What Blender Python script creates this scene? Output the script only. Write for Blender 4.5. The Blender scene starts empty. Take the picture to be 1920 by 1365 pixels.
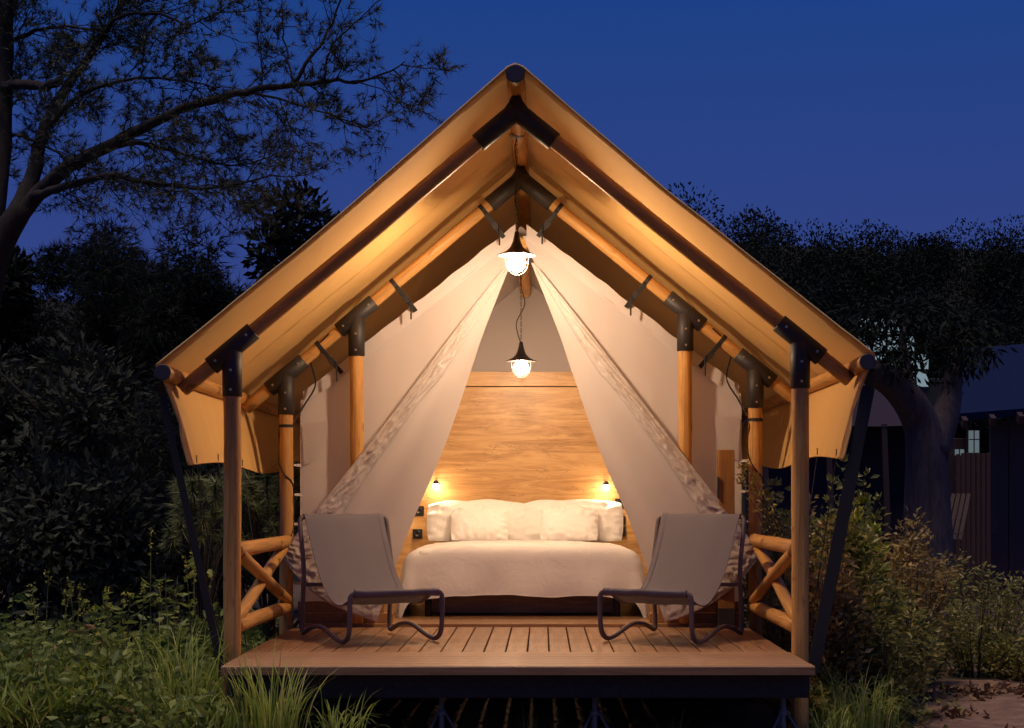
import bpy, bmesh, math, random
import numpy as np
from mathutils import Vector, Matrix, Quaternion, noise

R = math.radians
random.seed(7)
rng = np.random.default_rng(7)
SC = bpy.context.scene
COL = SC.collection

# ------------------------------------------------------------------ camera
cam_d = bpy.data.cameras.new('camera')
cam = bpy.data.objects.new('camera', cam_d)
COL.objects.link(cam)
cam.location = (0, 0, 0.9)
cam.rotation_euler = (R(90), 0, 0)
cam_d.sensor_fit = 'HORIZONTAL'
cam_d.sensor_width = 36
cam_d.lens = 56.25
cam_d.shift_x = -20 / 1920
cam_d.shift_y = 255.5 / 1920
cam_d.clip_end = 600
SC.camera = cam

# ------------------------------------------------------------------ dusk sky
W = bpy.data.worlds.new('World')
SC.world = W
W.use_nodes = True
wn, wl = W.node_tree.nodes, W.node_tree.links
sky = wn.new('ShaderNodeTexSky')
sky.sky_type = 'NISHITA'
sky.sun_disc = False
sky.sun_elevation = R(-2.0)
sky.sun_rotation = R(300)
sky.ozone_density = 4.0
mx = wn.new('ShaderNodeMix')
mx.data_type = 'RGBA'
mx.inputs['Factor'].default_value = 0.9
wl.new(sky.outputs[0], mx.inputs[6])
wtc = wn.new('ShaderNodeTexCoord')
wsep = wn.new('ShaderNodeSeparateXYZ')
wl.new(wtc.outputs['Generated'], wsep.inputs[0])
wrp = wn.new('ShaderNodeValToRGB')
we = wrp.color_ramp.elements
we.new(0.5)
for el_, (p_, c_) in zip(we, ((0.12, (0.38, 0.62, 2.5, 1)), (0.34, (0.07, 0.55, 2.6, 1)), (0.9, (0.06, 0.42, 2.1, 1)))):
    el_.position, el_.color = p_, c_
wl.new(wsep.outputs['Z'], wrp.inputs[0])
wl.new(wrp.outputs[0], mx.inputs[7])
wnz = wn.new('ShaderNodeTexNoise')
wnz.inputs['Scale'].default_value = 2.6
wnz.inputs['Detail'].default_value = 5
wnm = wn.new('ShaderNodeMapping')
wnm.inputs['Scale'].default_value = (1, 1, 3.2)
wl.new(wtc.outputs['Generated'], wnm.inputs[0])
wl.new(wnm.outputs[0], wnz.inputs['Vector'])
whz = wn.new('ShaderNodeMix')
whz.data_type = 'RGBA'
wmr = wn.new('ShaderNodeMapRange')
wmr.inputs['From Min'].default_value = 0.42
wmr.inputs['From Max'].default_value = 0.75
wmr.inputs['To Max'].default_value = 0.22
wl.new(wnz.outputs['Fac'], wmr.inputs['Value'])
wl.new(wmr.outputs[0], whz.inputs[0])
wl.new(mx.outputs[2], whz.inputs[6])
whz.inputs[7].default_value = (0.22, 0.62, 2.5, 1)
wl.new(whz.outputs[2], wn['Background'].inputs[0])
wn['Background'].inputs[1].default_value = 0.1

# added overhead sun lamp to brighten the plants, no such source at dusk
sun_d = bpy.data.lights.new('sun', 'SUN')
sun_d.energy = 1.9
sun_d.angle = R(25)
sun_d.color = (1.0, 0.80, 0.62)
sun = bpy.data.objects.new('sun', sun_d)
COL.objects.link(sun)
sun.rotation_euler = Vector((0.16, 0.19, -0.965)).to_track_quat('-Z', 'Y').to_euler()

SC.view_settings.view_transform = 'Standard'
SC.view_settings.look = 'None'
SC.view_settings.exposure = 0.0
SC.view_settings.gamma = 1
SC.view_settings.use_curve_mapping = False
SC.cycles.use_denoising = True
SC.cycles.max_bounces = 6
SC.cycles.use_adaptive_sampling = True
SC.cycles.adaptive_threshold = 0.02
SC.cycles.diffuse_bounces = 4
SC.cycles.glossy_bounces = 3
SC.cycles.transmission_bounces = 4
SC.cycles.caustics_reflective = False
SC.cycles.caustics_refractive = False
SC.cycles.sample_clamp_indirect = 4

# ------------------------------------------------------------------ helpers
F, H = 3000.0, 0.9
def P(px, py, Y):
    return Vector(((px - 980) * Y / F, Y, H + (938 - py) * Y / F))
def cx(y):
    return -0.038 + (y - 9.41) * 0.0127
def T(x, y, z):                     # the tent stands a touch askew and its right side a few cm higher
    k = min(max((z - 0.3) / 1.3, 0), 1)
    return Vector((x + cx(y), y, z + 0.015 * x * k))

def tag(o, label, cat, group=None):
    o['label'] = label
    o['category'] = cat
    if group: o['group'] = group
    return o
def thing(name, label, cat, loc=(0, 0, 0), rz=0, group=None):
    o = bpy.data.objects.new(name, None)
    COL.objects.link(o)
    o.empty_display_size = 0.1
    o.location = loc
    o.rotation_euler = (0, 0, rz)
    return tag(o, label, cat, group)
def base(o):
    v = Vector((0, 0, 0))
    while o is not None:
        v += o.location
        o = o.parent
    return v
def mobj(name, verts, faces, m, parent=None, smooth=False, local=False, colors=None):
    """link one mesh; verts are world coordinates unless local"""
    me = bpy.data.meshes.new(name)
    v = np.asarray([tuple(p) for p in verts] if not isinstance(verts, np.ndarray) else verts, dtype=float)
    if not local and parent is not None:
        v = v - np.array(base(parent))
    if isinstance(faces, np.ndarray):
        nf, k = faces.shape
        me.vertices.add(len(v)); me.vertices.foreach_set('co', v.ravel())
        me.loops.add(nf * k); me.loops.foreach_set('vertex_index', faces.ravel().astype(np.int32))
        me.polygons.add(nf); me.polygons.foreach_set('loop_start', np.arange(0, nf * k, k, dtype=np.int32))
        me.update(calc_edges=True)
    else:
        me.from_pydata(v.tolist(), [], faces)
    if smooth:
        me.polygons.foreach_set('use_smooth', [True] * len(me.polygons))
    if colors is not None:
        at = me.color_attributes.new('tint', 'FLOAT_COLOR', 'POINT')
        c = np.ones((len(v), 4)); c[:, :3] = np.asarray(colors)[:, None] if np.ndim(colors) == 1 else colors
        at.data.foreach_set('color', c.ravel())
    me.materials.append(m)
    o = bpy.data.objects.new(name, me)
    COL.objects.link(o)
    o.parent = parent
    return o
def obj_from(name, me, parent=None, loc=(0, 0, 0), rot=None, world=True):
    o = bpy.data.objects.new(name, me)
    COL.objects.link(o)
    o.parent = parent
    o.location = Vector(loc) - (base(parent) if (parent and world) else Vector((0, 0, 0)))
    if rot is not None:
        o.rotation_mode = 'QUATERNION'
        o.rotation_quaternion = rot
    return o

def tube(path, rad, sides=8, closed=False, cap=True):
    path = [Vector(p) for p in path]
    n = len(path)
    rads = rad if isinstance(rad, (list, tuple)) else [rad] * n
    vs, fs = [], []
    t0 = (path[1] - path[0]).normalized()
    ref = Vector((0, 0, 1)) if abs(t0.z) < 0.9 else Vector((1, 0, 0))
    nrm = t0.cross(ref).normalized()
    for i in range(n):
        a = path[(i - 1) % n] if (closed or i > 0) else path[i]
        b = path[(i + 1) % n] if (closed or i < n - 1) else path[i]
        t = (b - a)
        t = t.normalized() if t.length > 1e-9 else t0
        nrm = (nrm - t * nrm.dot(t))
        nrm = nrm.normalized() if nrm.length > 1e-6 else t.orthogonal().normalized()
        bn = t.cross(nrm)
        for k in range(sides):
            a_ = 2 * math.pi * k / sides
            vs.append(path[i] + (nrm * math.cos(a_) + bn * math.sin(a_)) * rads[i])
    for i in range(n if closed else n - 1):
        for k in range(sides):
            j, k2 = (i + 1) % n, (k + 1) % sides
            fs.append((i * sides + k, i * sides + k2, j * sides + k2, j * sides + k))
    if cap and not closed:
        fs.append(tuple(range(sides - 1, -1, -1)))
        fs.append(tuple((n - 1) * sides + k for k in range(sides)))
    return vs, fs
def join(parts):
    vs, fs = [], []
    for v, f in parts:
        o = len(vs)
        vs += [Vector(p) for p in v]
        fs += [tuple(i + o for i in q) for q in f]
    return vs, fs
def fillet(pts, r, n=5, closed=False):
    pts = [Vector(p) for p in pts]
    out = []
    N = len(pts)
    for i in range(N):
        if not closed and i in (0, N - 1):
            out.append(pts[i]); continue
        p, a, b = pts[i], pts[i - 1], pts[(i + 1) % N]
        rr = r[i] if isinstance(r, (list, tuple)) else r
        d1, d2 = min(rr, (a - p).length * 0.49), min(rr, (b - p).length * 0.49)
        q0, q1 = p + (a - p).normalized() * d1, p + (b - p).normalized() * d2
        for k in range(n + 1):
            t = k / n
            out.append(q0 * (1 - t) ** 2 + p * 2 * t * (1 - t) + q1 * t * t)
    return out
def boxmesh(name, sx, sy, sz, m, bev=0.0, segs=1):
    bm = bmesh.new()
    bmesh.ops.create_cube(bm, size=1)
    for v in bm.verts:
        v.co = Vector((v.co.x * sx, v.co.y * sy, v.co.z * sz))
    if bev > 0:
        bmesh.ops.bevel(bm, geom=list(bm.edges), offset=bev, segments=segs, affect='EDGES', profile=0.5)
    me = bpy.data.meshes.new(name)
    bm.to_mesh(me); bm.free()
    me.materials.append(m)
    return me
def box(name, c, s, m, parent=None, bev=0.004, rot=None, local=False, segs=1):
    return obj_from(name, boxmesh(name, *s, m, bev, segs), parent, c, rot, world=not local)
def bar(name, p0, p1, w, t, m, parent=None, up=(0, 0, 1), bev=0.0015, local=False):
    """flat bar from p0 to p1, its width w across 'up'"""
    p0, p1 = Vector(p0), Vector(p1)
    d = (p1 - p0); L = d.length; d.normalize()
    up = Vector(up)
    s = d.cross(up).normalized()
    u = s.cross(d)
    q = Matrix((s, d, u)).transposed().to_quaternion()
    return obj_from(name, boxmesh(name, w, L, t, m, bev), parent, (p0 + p1) / 2, q, world=not local)
def pole_mesh(name, L, r0, r1, m, sides=16, cham=0.008, wob=0.0022, seed=0):
    """round pole along local Z, slightly uneven, its ends chamfered"""
    n = max(4, int(L / 0.12))
    rings = [(0, r0 - cham), (cham, r0)] + [(cham + (L - 2 * cham) * i / n, r0 + (r1 - r0) * i / n) for i in range(1, n)] + [(L - cham, r1), (L, r1 - cham)]
    vs, fs = [], []
    for z, r in rings:
        ox = noise.noise((seed * 3.1, z * 1.4, 0.3)) * wob * 2
        oy = noise.noise((seed * 3.1, z * 1.4, 7.3)) * wob * 2
        for k in range(sides):
            a = 2 * math.pi * k / sides
            rr = r + noise.noise((math.cos(a) * 1.4 + seed * 5, math.sin(a) * 1.4, z * 3)) * wob
            vs.append((math.cos(a) * rr + ox, math.sin(a) * rr + oy, z))
    nr = len(rings)
    for i in range(nr - 1):
        for k in range(sides):
            k2 = (k + 1) % sides
            fs.append((i * sides + k, i * sides + k2, (i + 1) * sides + k2, (i + 1) * sides + k))
    fs.append(tuple(range(sides - 1, -1, -1)))
    fs.append(tuple((nr - 1) * sides + k for k in range(sides)))
    me = bpy.data.meshes.new(name)
    me.from_pydata(vs, [], fs)
    sm = [len(p.vertices) == 4 for p in me.polygons]
    me.polygons.foreach_set('use_smooth', sm)
    me.materials.append(m)
    return me
_ps = [0]
def pole(name, p0, p1, r0, m, parent=None, r1=None, sides=16, cham=0.008, wob=0.0022):
    p0, p1 = Vector(p0), Vector(p1)
    d = p1 - p0
    _ps[0] += 1
    me = pole_mesh(name, d.length, r0, r1 or r0, m, sides, cham, wob, _ps[0] * 1.7)
    return obj_from(name, me, parent, p0, Vector((0, 0, 1)).rotation_difference(d.normalized()))
def lathe(prof, c=(0, 0, 0), sides=24):
    vs, fs = [], []
    for r, z in prof:
        for k in range(sides):
            a = 2 * math.pi * k / sides
            vs.append(Vector((c[0] + r * math.cos(a), c[1] + r * math.sin(a), c[2] + z)))
    for i in range(len(prof) - 1):
        for k in range(sides):
            k2 = (k + 1) % sides
            fs.append((i * sides + k, i * sides + k2, (i + 1) * sides + k2, (i + 1) * sides + k))
    return vs, fs
def grid(fn, nu, nv):
    vs = [fn(i / nu, j / nv) for j in range(nv + 1) for i in range(nu + 1)]
    fs = [(j * (nu + 1) + i, j * (nu + 1) + i + 1, (j + 1) * (nu + 1) + i + 1, (j + 1) * (nu + 1) + i) for j in range(nv) for i in range(nu)]
    return vs, fs
def spline(pts, t):
    """Catmull-Rom through pts"""
    n = len(pts) - 1
    x = min(max(t, 0), 1) * n
    i = min(int(x), n - 1)
    f = x - i
    p = [pts[max(i - 1, 0)], pts[i], pts[i + 1], pts[min(i + 2, n)]]
    return 0.5 * ((2 * p[1]) + (p[2] - p[0]) * f + (2 * p[0] - 5 * p[1] + 4 * p[2] - p[3]) * f * f + (3 * p[1] - p[0] - 3 * p[2] + p[3]) * f ** 3)
def nz(x, y, z=0.0): return noise.noise((x, y, z))
def ss(a, b, x):
    t = min(max((x - a) / (b - a), 0), 1)
    return t * t * (3 - 2 * t)

# ------------------------------------------------------------------ materials
class NT:
    def __init__(s, name):
        s.m = bpy.data.materials.new(name)
        s.m.use_nodes = True
        s.n, s.l = s.m.node_tree.nodes, s.m.node_tree.links
        s.b = s.n['Principled BSDF']
        s.out = s.n['Material Output']
    def node(s, t, **kw):
        n = s.n.new(t)
        for k, v in kw.items():
            if k in n.inputs: n.inputs[k].default_value = v
            else: setattr(n, k, v)
        return n
    def coord(s, scale=(1, 1, 1), kind='Object', rot=(0, 0, 0)):
        tc = s.n.new('ShaderNodeTexCoord')
        mp = s.n.new('ShaderNodeMapping')
        mp.inputs['Scale'].default_value = scale
        mp.inputs['Rotation'].default_value = rot
        s.l.new(tc.outputs[kind], mp.inputs[0])
        return mp.outputs[0]
    def noise(s, vec, scale=5, detail=4, rough=0.5, dist=0.0):
        n = s.node('ShaderNodeTexNoise', Scale=scale, Detail=detail, Roughness=rough, Distortion=dist)
        s.l.new(vec, n.inputs['Vector'])
        return n.outputs['Fac']
    def ramp(s, fac, stops, interp='LINEAR'):
        r = s.n.new('ShaderNodeValToRGB')
        r.color_ramp.interpolation = interp
        e = r.color_ramp.elements
        while len(e) < len(stops): e.new(0.5)
        for i, (p, c) in enumerate(stops):
            e[i].position = p
            e[i].color = (c[0], c[1], c[2], 1) if not isinstance(c, (int, float)) else (c, c, c, 1)
        s.l.new(fac, r.inputs[0])
        return r.outputs[0]
    def mix(s, fac, a, b, mode='MIX'):
        m = s.n.new('ShaderNodeMix')
        m.data_type = 'RGBA'; m.blend_type = mode
        for sock, v in ((m.inputs[0], fac), (m.inputs[6], a), (m.inputs[7], b)):
            if isinstance(v, (int, float)): sock.default_value = v
            elif isinstance(v, tuple): sock.default_value = (*v, 1)
            else: s.l.new(v, sock)
        return m.outputs[2]
    def bump(s, h, strength=0.3, dist=0.01, prev=None):
        b = s.node('ShaderNodeBump', Strength=strength, Distance=dist)
        s.l.new(h, b.inputs['Height'])
        if prev is not None: s.l.new(prev, b.inputs['Normal'])
        return b.outputs[0]
    def math(s, op, a, b=0.0):
        m = s.n.new('ShaderNodeMath'); m.operation = op
        for i, v in enumerate((a, b)):
            if isinstance(v, (int, float)): m.inputs[i].default_value = v
            else: s.l.new(v, m.inputs[i])
        return m.outputs[0]
    def set(s, color=None, rough=None, normal=None, metal=None, spec=None):
        for sock, v in (('Base Color', color), ('Roughness', rough), ('Normal', normal), ('Metallic', metal), ('Specular IOR Level', spec)):
            if v is None: continue
            if isinstance(v, (int, float)): s.b.inputs[sock].default_value = v
            elif isinstance(v, tuple): s.b.inputs[sock].default_value = (*v, 1)
            else: s.l.new(v, s.b.inputs[sock])
        return s
    def translucent(s, fac, color, normal=None):
        t = s.n.new('ShaderNodeBsdfTranslucent')
        if isinstance(color, tuple): t.inputs[0].default_value = (*color, 1)
        else: s.l.new(color, t.inputs[0])
        if normal is not None: s.l.new(normal, t.inputs['Normal'])
        mx = s.n.new('ShaderNodeMixShader')
        mx.inputs[0].default_value = fac
        s.l.new(s.b.outputs[0], mx.inputs[1]); s.l.new(t.outputs[0], mx.inputs[2])
        s.l.new(mx.outputs[0], s.out.inputs[0])
        return s
    def objrand(s):
        return s.n.new('ShaderNodeObjectInfo').outputs['Random']

def m_log():
    s = NT('varnished_pole_wood')
    v = s.coord((16, 16, 0.9))
    g = s.noise(v, 2.2, 6, 0.62, 1.2)
    c = s.ramp(g, [(0.28, (0.30, 0.14, 0.038)), (0.47, (0.53, 0.275, 0.08)), (0.68, (0.68, 0.38, 0.125))])
    vk = s.coord((5, 5, 2.4))
    k = s.ramp(s.noise(vk, 2.6, 2, 0.4), [(0.66, 0.0), (0.73, 1.0)])
    c = s.mix(k, c, (0.16, 0.075, 0.03))
    c = s.mix(s.math('MULTIPLY', s.objrand(), 0.28), c, (0.40, 0.22, 0.08))
    return s.set(c, s.ramp(g, [(0, 0.6), (1, 0.45)]), s.bump(g, 0.22, 0.004), spec=0.3).m
def m_deck():
    s = NT('deck_board_wood')
    v = s.coord((14, 0.8, 14))
    g = s.noise(v, 3.0, 7, 0.65, 0.8)
    c = s.ramp(g, [(0.25, (0.11, 0.05, 0.024)), (0.5, (0.265, 0.138, 0.068)), (0.75, (0.41, 0.228, 0.122))])
    r = s.objrand()
    c = s.mix(s.math('MULTIPLY', r, 0.9), c, s.mix(0.6, c, (0.15, 0.075, 0.042)))
    d = s.noise(s.coord((1.7, 1.7, 1.7)), 2.0, 4, 0.6)
    c = s.mix(s.ramp(d, [(0.52, 0.0), (0.75, 0.45)]), c, (0.24, 0.17, 0.125))
    return s.set(c, s.ramp(d, [(0.3, 0.40), (0.7, 0.62)]), s.bump(g, 0.3, 0.004)).m
def m_plain_wood(name, a, b, scale=(1, 14, 14), rough=0.5):
    s = NT(name)
    g = s.noise(s.coord(scale), 2.4, 6, 0.6, 1.0)
    return s.set(s.ramp(g, [(0.3, a), (0.7, b)]), rough, s.bump(g, 0.2, 0.003)).m
def m_oak():
    s = NT('oak_laminate')
    v = s.coord((0.55, 1, 5.5))
    g = s.noise(v, 2.2, 8, 0.60, 1.6)
    c = s.ramp(g, [(0.22, (0.30, 0.145, 0.05)), (0.42, (0.47, 0.255, 0.095)), (0.56, (0.60, 0.355, 0.145)), (0.8, (0.68, 0.435, 0.20))])
    fine = s.noise(s.coord((2.2, 1, 60)), 3.0, 4, 0.6)
    c = s.mix(s.ramp(fine, [(0.5, 0.0), (0.72, 0.30)]), c, (0.28, 0.14, 0.05))
    w = s.noise(s.coord((0.8, 1, 9.0)), 2.1, 5, 0.55, 2.2)
    line = s.ramp(w, [(0.486, 0.0), (0.499, 1.0), (0.512, 0.0)])
    brk = s.ramp(s.noise(s.coord((1.6, 1, 3.2)), 1.7, 2, 0.5), [(0.47, 0.0), (0.57, 1.0)])
    crack = s.mix(1.0, line, brk, 'MULTIPLY')
    c = s.mix(s.math('MULTIPLY', crack, 0.8), c, (0.10, 0.045, 0.018))
    return s.set(c, 0.42, s.bump(g, 0.1, 0.002)).m
def m_canvas(name, col, trans, tcol, fold=0.25, sheen=0.0, rough=0.85, foldscale=2.2):
    s = NT(name)
    v = s.coord()
    big = s.noise(v, foldscale, 4, 0.55, 0.4)
    c = s.mix(s.ramp(s.noise(v, 1.3, 3, 0.6), [(0.35, 0.0), (0.75, 0.22)]), col, tuple(x * 0.8 for x in col))
    wv = s.noise(v, 420, 1, 0.4)
    n = s.bump(big, fold, 0.05)
    n = s.bump(wv, 0.12, 0.001, n)
    s.set(c, rough, n)
    return s.translucent(trans, tcol, n).m
def m_sling():
    s = NT('grey_sling_mesh')
    v = s.coord()
    w1 = s.node('ShaderNodeTexWave', Scale=95, bands_direction='X'); s.l.new(v, w1.inputs['Vector'])
    w2 = s.node('ShaderNodeTexWave', Scale=95, bands_direction='Y'); s.l.new(v, w2.inputs['Vector'])
    h = s.mix(0.5, w1.outputs['Color'], w2.outputs['Color'])
    big = s.noise(v, 4, 3)
    c = s.mix(s.ramp(big, [(0.3, 0.0), (0.8, 0.4)]), (0.155, 0.145, 0.175), (0.125, 0.115, 0.14))
    s.set(c, 0.75, s.bump(h, 0.12, 0.001))
    return s.translucent(0.12, (0.15, 0.13, 0.14)).m
def m_simple(name, col, rough=0.5, metal=0.0, bscale=0, bstr=0.1, var=0.0):
    s = NT(name)
    c = col
    if var or bscale:
        g = s.noise(s.coord(), bscale or 20, 4, 0.6)
        if var: c = s.mix(g, tuple(x * (1 - var) for x in col), tuple(min(x * (1 + var), 1) for x in col))
        if bscale: s.set(normal=s.bump(g, bstr, 0.003))
    return s.set(c, rough, metal=metal).m
def m_linen(name, col):
    s = NT(name)
    v = s.coord()
    a = s.noise(v, 3.5, 5, 0.55, 0.9)
    b = s.noise(v, 11, 3, 0.5, 0.6)
    n = s.bump(a, 0.45, 0.035)
    n = s.bump(b, 0.16, 0.012, n)
    return s.set(col, 0.8, n, spec=0.25).m
def m_leaf(name, stops, trans=0.3, rough=0.5, spec=0.4):
    s = NT(name)
    at = s.node('ShaderNodeAttribute', attribute_name='tint')
    c = s.ramp(at.outputs['Fac'], stops)
    s.set(c, rough, spec=spec)
    return s.translucent(trans, s.mix(0.5, c, tuple(min(1, x * 1.4) for x in stops[len(stops) // 2][1]))).m
def m_glow(name, col, strength):
    s = NT(name)
    e = s.node('ShaderNodeEmission', Color=(*col, 1), Strength=strength)
    s.l.new(e.outputs[0], s.out.inputs[0])
    return s.m
def m_ground():
    s = NT('leafy_earth')
    v = s.coord()
    a = s.noise(v, 0.9, 6, 0.65)
    b = s.noise(v, 14, 6, 0.7)
    c = s.ramp(b, [(0.3, (0.045, 0.028, 0.018)), (0.55, (0.13, 0.078, 0.05)), (0.8, (0.25, 0.16, 0.105))])
    c = s.mix(s.ramp(a, [(0.45, 0.0), (0.62, 0.7)]), c, (0.035, 0.042, 0.015))
    n = s.bump(b, 0.8, 0.03)
    return s.set(c, 0.95, n).m
def m_path():
    s = NT('reddish_dirt')
    v = s.coord()
    b = s.noise(v, 6, 7, 0.68)
    c = s.ramp(b, [(0.3, (0.10, 0.052, 0.034)), (0.55, (0.22, 0.125, 0.085)), (0.8, (0.32, 0.20, 0.14))])
    return s.set(c, 0.95, s.bump(b, 0.7, 0.03)).m
def m_bark(name, a, b):
    s = NT(name)
    g = s.noise(s.coord((9, 9, 1.6)), 2.2, 6, 0.7, 0.6)
    return s.set(s.ramp(g, [(0.35, a), (0.65, b)]), 0.95, s.bump(g, 0.9, 0.03)).m

LOG, DECK, OAK = m_log(), m_deck(), m_oak()
SILL = m_plain_wood('sill_wood', (0.26, 0.12, 0.045), (0.42, 0.22, 0.085))
GATEP = m_plain_wood('gate_post_wood', (0.20, 0.085, 0.018), (0.32, 0.15, 0.035), (14, 14, 1))
FLOORW = m_plain_wood('tent_floor_wood', (0.17, 0.085, 0.04), (0.30, 0.165, 0.08), (0.9, 12, 12), 0.4)
BEAM = m_plain_wood('shade_darkened_beam_wood', (0.03, 0.02, 0.018), (0.055, 0.038, 0.034), (1, 12, 12), 0.8)  # the unlit darkness under the deck is put into this wood colour
FLY = m_canvas('tan_fly_canvas', (0.72, 0.445, 0.155), 0.10, (0.5, 0.28, 0.09), 0.28, foldscale=1.2)
WALLC = m_canvas('cream_tent_canvas', (0.57, 0.51, 0.49), 0.16, (0.56, 0.48, 0.44), 0.22, foldscale=1.4)
HEMC = m_canvas('pale_hem_canvas', (0.62, 0.57, 0.56), 0.1, (0.6, 0.5, 0.45), 0.2, foldscale=3)
BAND = m_canvas('crinkled_grey_canvas', (0.50, 0.445, 0.42), 0.08, (0.4, 0.33, 0.28), 0.35, rough=0.5, foldscale=9)
SLING = m_sling()
TUBE = m_simple('taupe_painted_tube', (0.13, 0.105, 0.10), 0.40, 0.0, 60, 0.04)
STEEL = m_simple('black_steel', (0.026, 0.022, 0.022), 0.55, 0.0, 80, 0.05)
CAPM = m_simple('dark_cap_plastic', (0.022, 0.016, 0.028), 0.5)
BOLT = m_simple('zinc_bolt', (0.62, 0.58, 0.52), 0.35, 0.9)
GALV = m_simple('galvanised_steel', (0.28, 0.27, 0.27), 0.6, 0.1, 30, 0.1, 0.2)
WEB = m_simple('black_webbing', (0.014, 0.013, 0.014), 0.7, 0.0, 220, 0.15)
ROPE = m_simple('dark_rope', (0.05, 0.045, 0.045), 0.8, 0.0, 150, 0.3)
CABLE = m_simple('black_cable', (0.012, 0.011, 0.012), 0.5)
ENAMEL = m_simple('black_enamel', (0.02, 0.018, 0.018), 0.35)
LINEN = m_linen('white_linen', (0.70, 0.655, 0.64))
PILL = m_linen('white_pillow_cotton', (0.82, 0.79, 0.75))
BEDF = m_simple('charcoal_bed_fabric', (0.03, 0.028, 0.03), 0.85, 0.0, 200, 0.1)
SOCK = m_simple('black_socket_plastic', (0.012, 0.012, 0.013), 0.4)
BULB = m_glow('frosted_bulb_glow', (1.0, 0.685, 0.43), 860.0)
BULB_IN = m_glow('frosted_bulb_glow_inside', (1.0, 0.685, 0.43), 430.0)
SPOTG = m_glow('reading_lamp_glow', (1.0, 0.68, 0.38), 190.0)
BARK = m_bark('pine_bark', (0.008, 0.006, 0.006), (0.022, 0.017, 0.018))
BARKP = m_bark('grey_bark', (0.05, 0.037, 0.044), (0.12, 0.09, 0.10))
TWIG = m_simple('brown_twig', (0.07, 0.048, 0.032), 0.9)
STEMG = m_simple('green_stem', (0.11, 0.13, 0.045), 0.7)
GROUND, PATH = m_ground(), m_path()
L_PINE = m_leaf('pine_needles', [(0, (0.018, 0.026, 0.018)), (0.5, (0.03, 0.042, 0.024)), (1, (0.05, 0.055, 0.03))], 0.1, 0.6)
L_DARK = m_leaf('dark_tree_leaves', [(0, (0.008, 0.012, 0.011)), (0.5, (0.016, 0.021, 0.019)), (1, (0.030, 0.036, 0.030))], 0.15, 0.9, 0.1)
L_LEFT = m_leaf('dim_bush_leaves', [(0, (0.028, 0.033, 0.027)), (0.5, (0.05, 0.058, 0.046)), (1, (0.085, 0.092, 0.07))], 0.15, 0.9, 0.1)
L_ACAC = m_leaf('feathery_leaves', [(0, (0.11, 0.13, 0.06)), (0.5, (0.21, 0.235, 0.10)), (1, (0.34, 0.33, 0.15))], 0.4)
L_SHRUB = m_leaf('shrub_leaves', [(0, (0.09, 0.105, 0.03)), (0.35, (0.18, 0.195, 0.05)), (0.7, (0.32, 0.29, 0.08)), (1, (0.50, 0.40, 0.13))], 0.45, 0.38, 0.5)
L_RED = m_leaf('russet_shrub_leaves', [(0, (0.11, 0.085, 0.03)), (0.4, (0.25, 0.185, 0.06)), (0.75, (0.42, 0.29, 0.105)), (1, (0.58, 0.42, 0.18))], 0.42, 0.38, 0.5)
L_LIME = m_leaf('lime_shoot_leaves', [(0, (0.16, 0.19, 0.03)), (0.5, (0.30, 0.33, 0.05)), (1, (0.45, 0.42, 0.07))], 0.35, 0.4)
L_WEED = m_leaf('weed_leaves', [(0, (0.08, 0.12, 0.025)), (0.5, (0.17, 0.23, 0.055)), (1, (0.30, 0.34, 0.10))], 0.42, 0.5)
L_GRASS = m_leaf('grass_blades', [(0, (0.13, 0.21, 0.03)), (0.5, (0.27, 0.38, 0.06)), (0.85, (0.40, 0.46, 0.12)), (1, (0.55, 0.50, 0.24))], 0.42, 0.45)
L_DRY = m_leaf('dry_leaves', [(0, (0.09, 0.045, 0.022)), (0.5, (0.20, 0.10, 0.05)), (1, (0.36, 0.22, 0.11))], 0.15, 0.7)

# ------------------------------------------------------------------ ground, path, hills
def ground_z(x, y):
    return -0.50 + 0.05 * nz(x * 0.5, y * 0.5, 3.3) + 0.02 * nz(x * 2.1, y * 2.1, 1.1) + max(0, y - 24) * 0.004
gx = np.concatenate([np.linspace(-90, -9, 28)[:-1], np.linspace(-9, 9, 100), np.linspace(9, 90, 28)[1:]])
gy = np.concatenate([np.linspace(-30, 5, 8)[:-1], np.linspace(5, 26, 110), np.linspace(26, 160, 30)[1:]])
gv = [(x, y, ground_z(x, y)) for y in gy for x in gx]
nx_ = len(gx)
gf = [(j * nx_ + i, j * nx_ + i + 1, (j + 1) * nx_ + i + 1, (j + 1) * nx_ + i) for j in range(len(gy) - 1) for i in range(nx_ - 1)]
g = mobj('ground', gv, gf, GROUND, smooth=True); g['kind'] = 'structure'
def path_pt(u, v):
    y = 8.6 + 3.5 * v
    c = 3.78 + 0.12 * math.sin(y * 1.7) + max(0, y - 12) * 0.16
    x = c + (u - 0.5) * (2.3 + 0.3 * nz(y, u * 3))
    return Vector((x, y, ground_z(x, y) + 0.006 + 0.012 * math.sin(math.pi * u)))
pv, pf = grid(path_pt, 16, 40)
g = mobj('dirt_path', pv, pf, PATH, smooth=True); g['kind'] = 'structure'
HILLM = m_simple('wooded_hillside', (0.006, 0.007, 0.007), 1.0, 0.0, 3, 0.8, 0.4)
def hill(name, x0, x1, y0, y1, hfun):
    def f(u, v):
        x, y = x0 + (x1 - x0) * u, y0 + (y1 - y0) * v
        e = math.sin(math.pi * min(max(v, 0), 1))
        return Vector((x, y, -0.7 + e * hfun(x) + 0.5 * e * nz(x * 0.4, y * 0.4) + 0.35 * e * nz(x * 1.5, y * 1.5) + 0.2 * e * nz(x * 4, y * 4)))
    v, fa = grid(f, 220, 40)
    o = mobj(name, v, fa, HILLM, smooth=True); o['kind'] = 'structure'
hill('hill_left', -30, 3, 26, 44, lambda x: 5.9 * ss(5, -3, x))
hill('hill_right', -2, 45, 46, 70, lambda x: 10.5 * ss(-3, 3, x))

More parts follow.
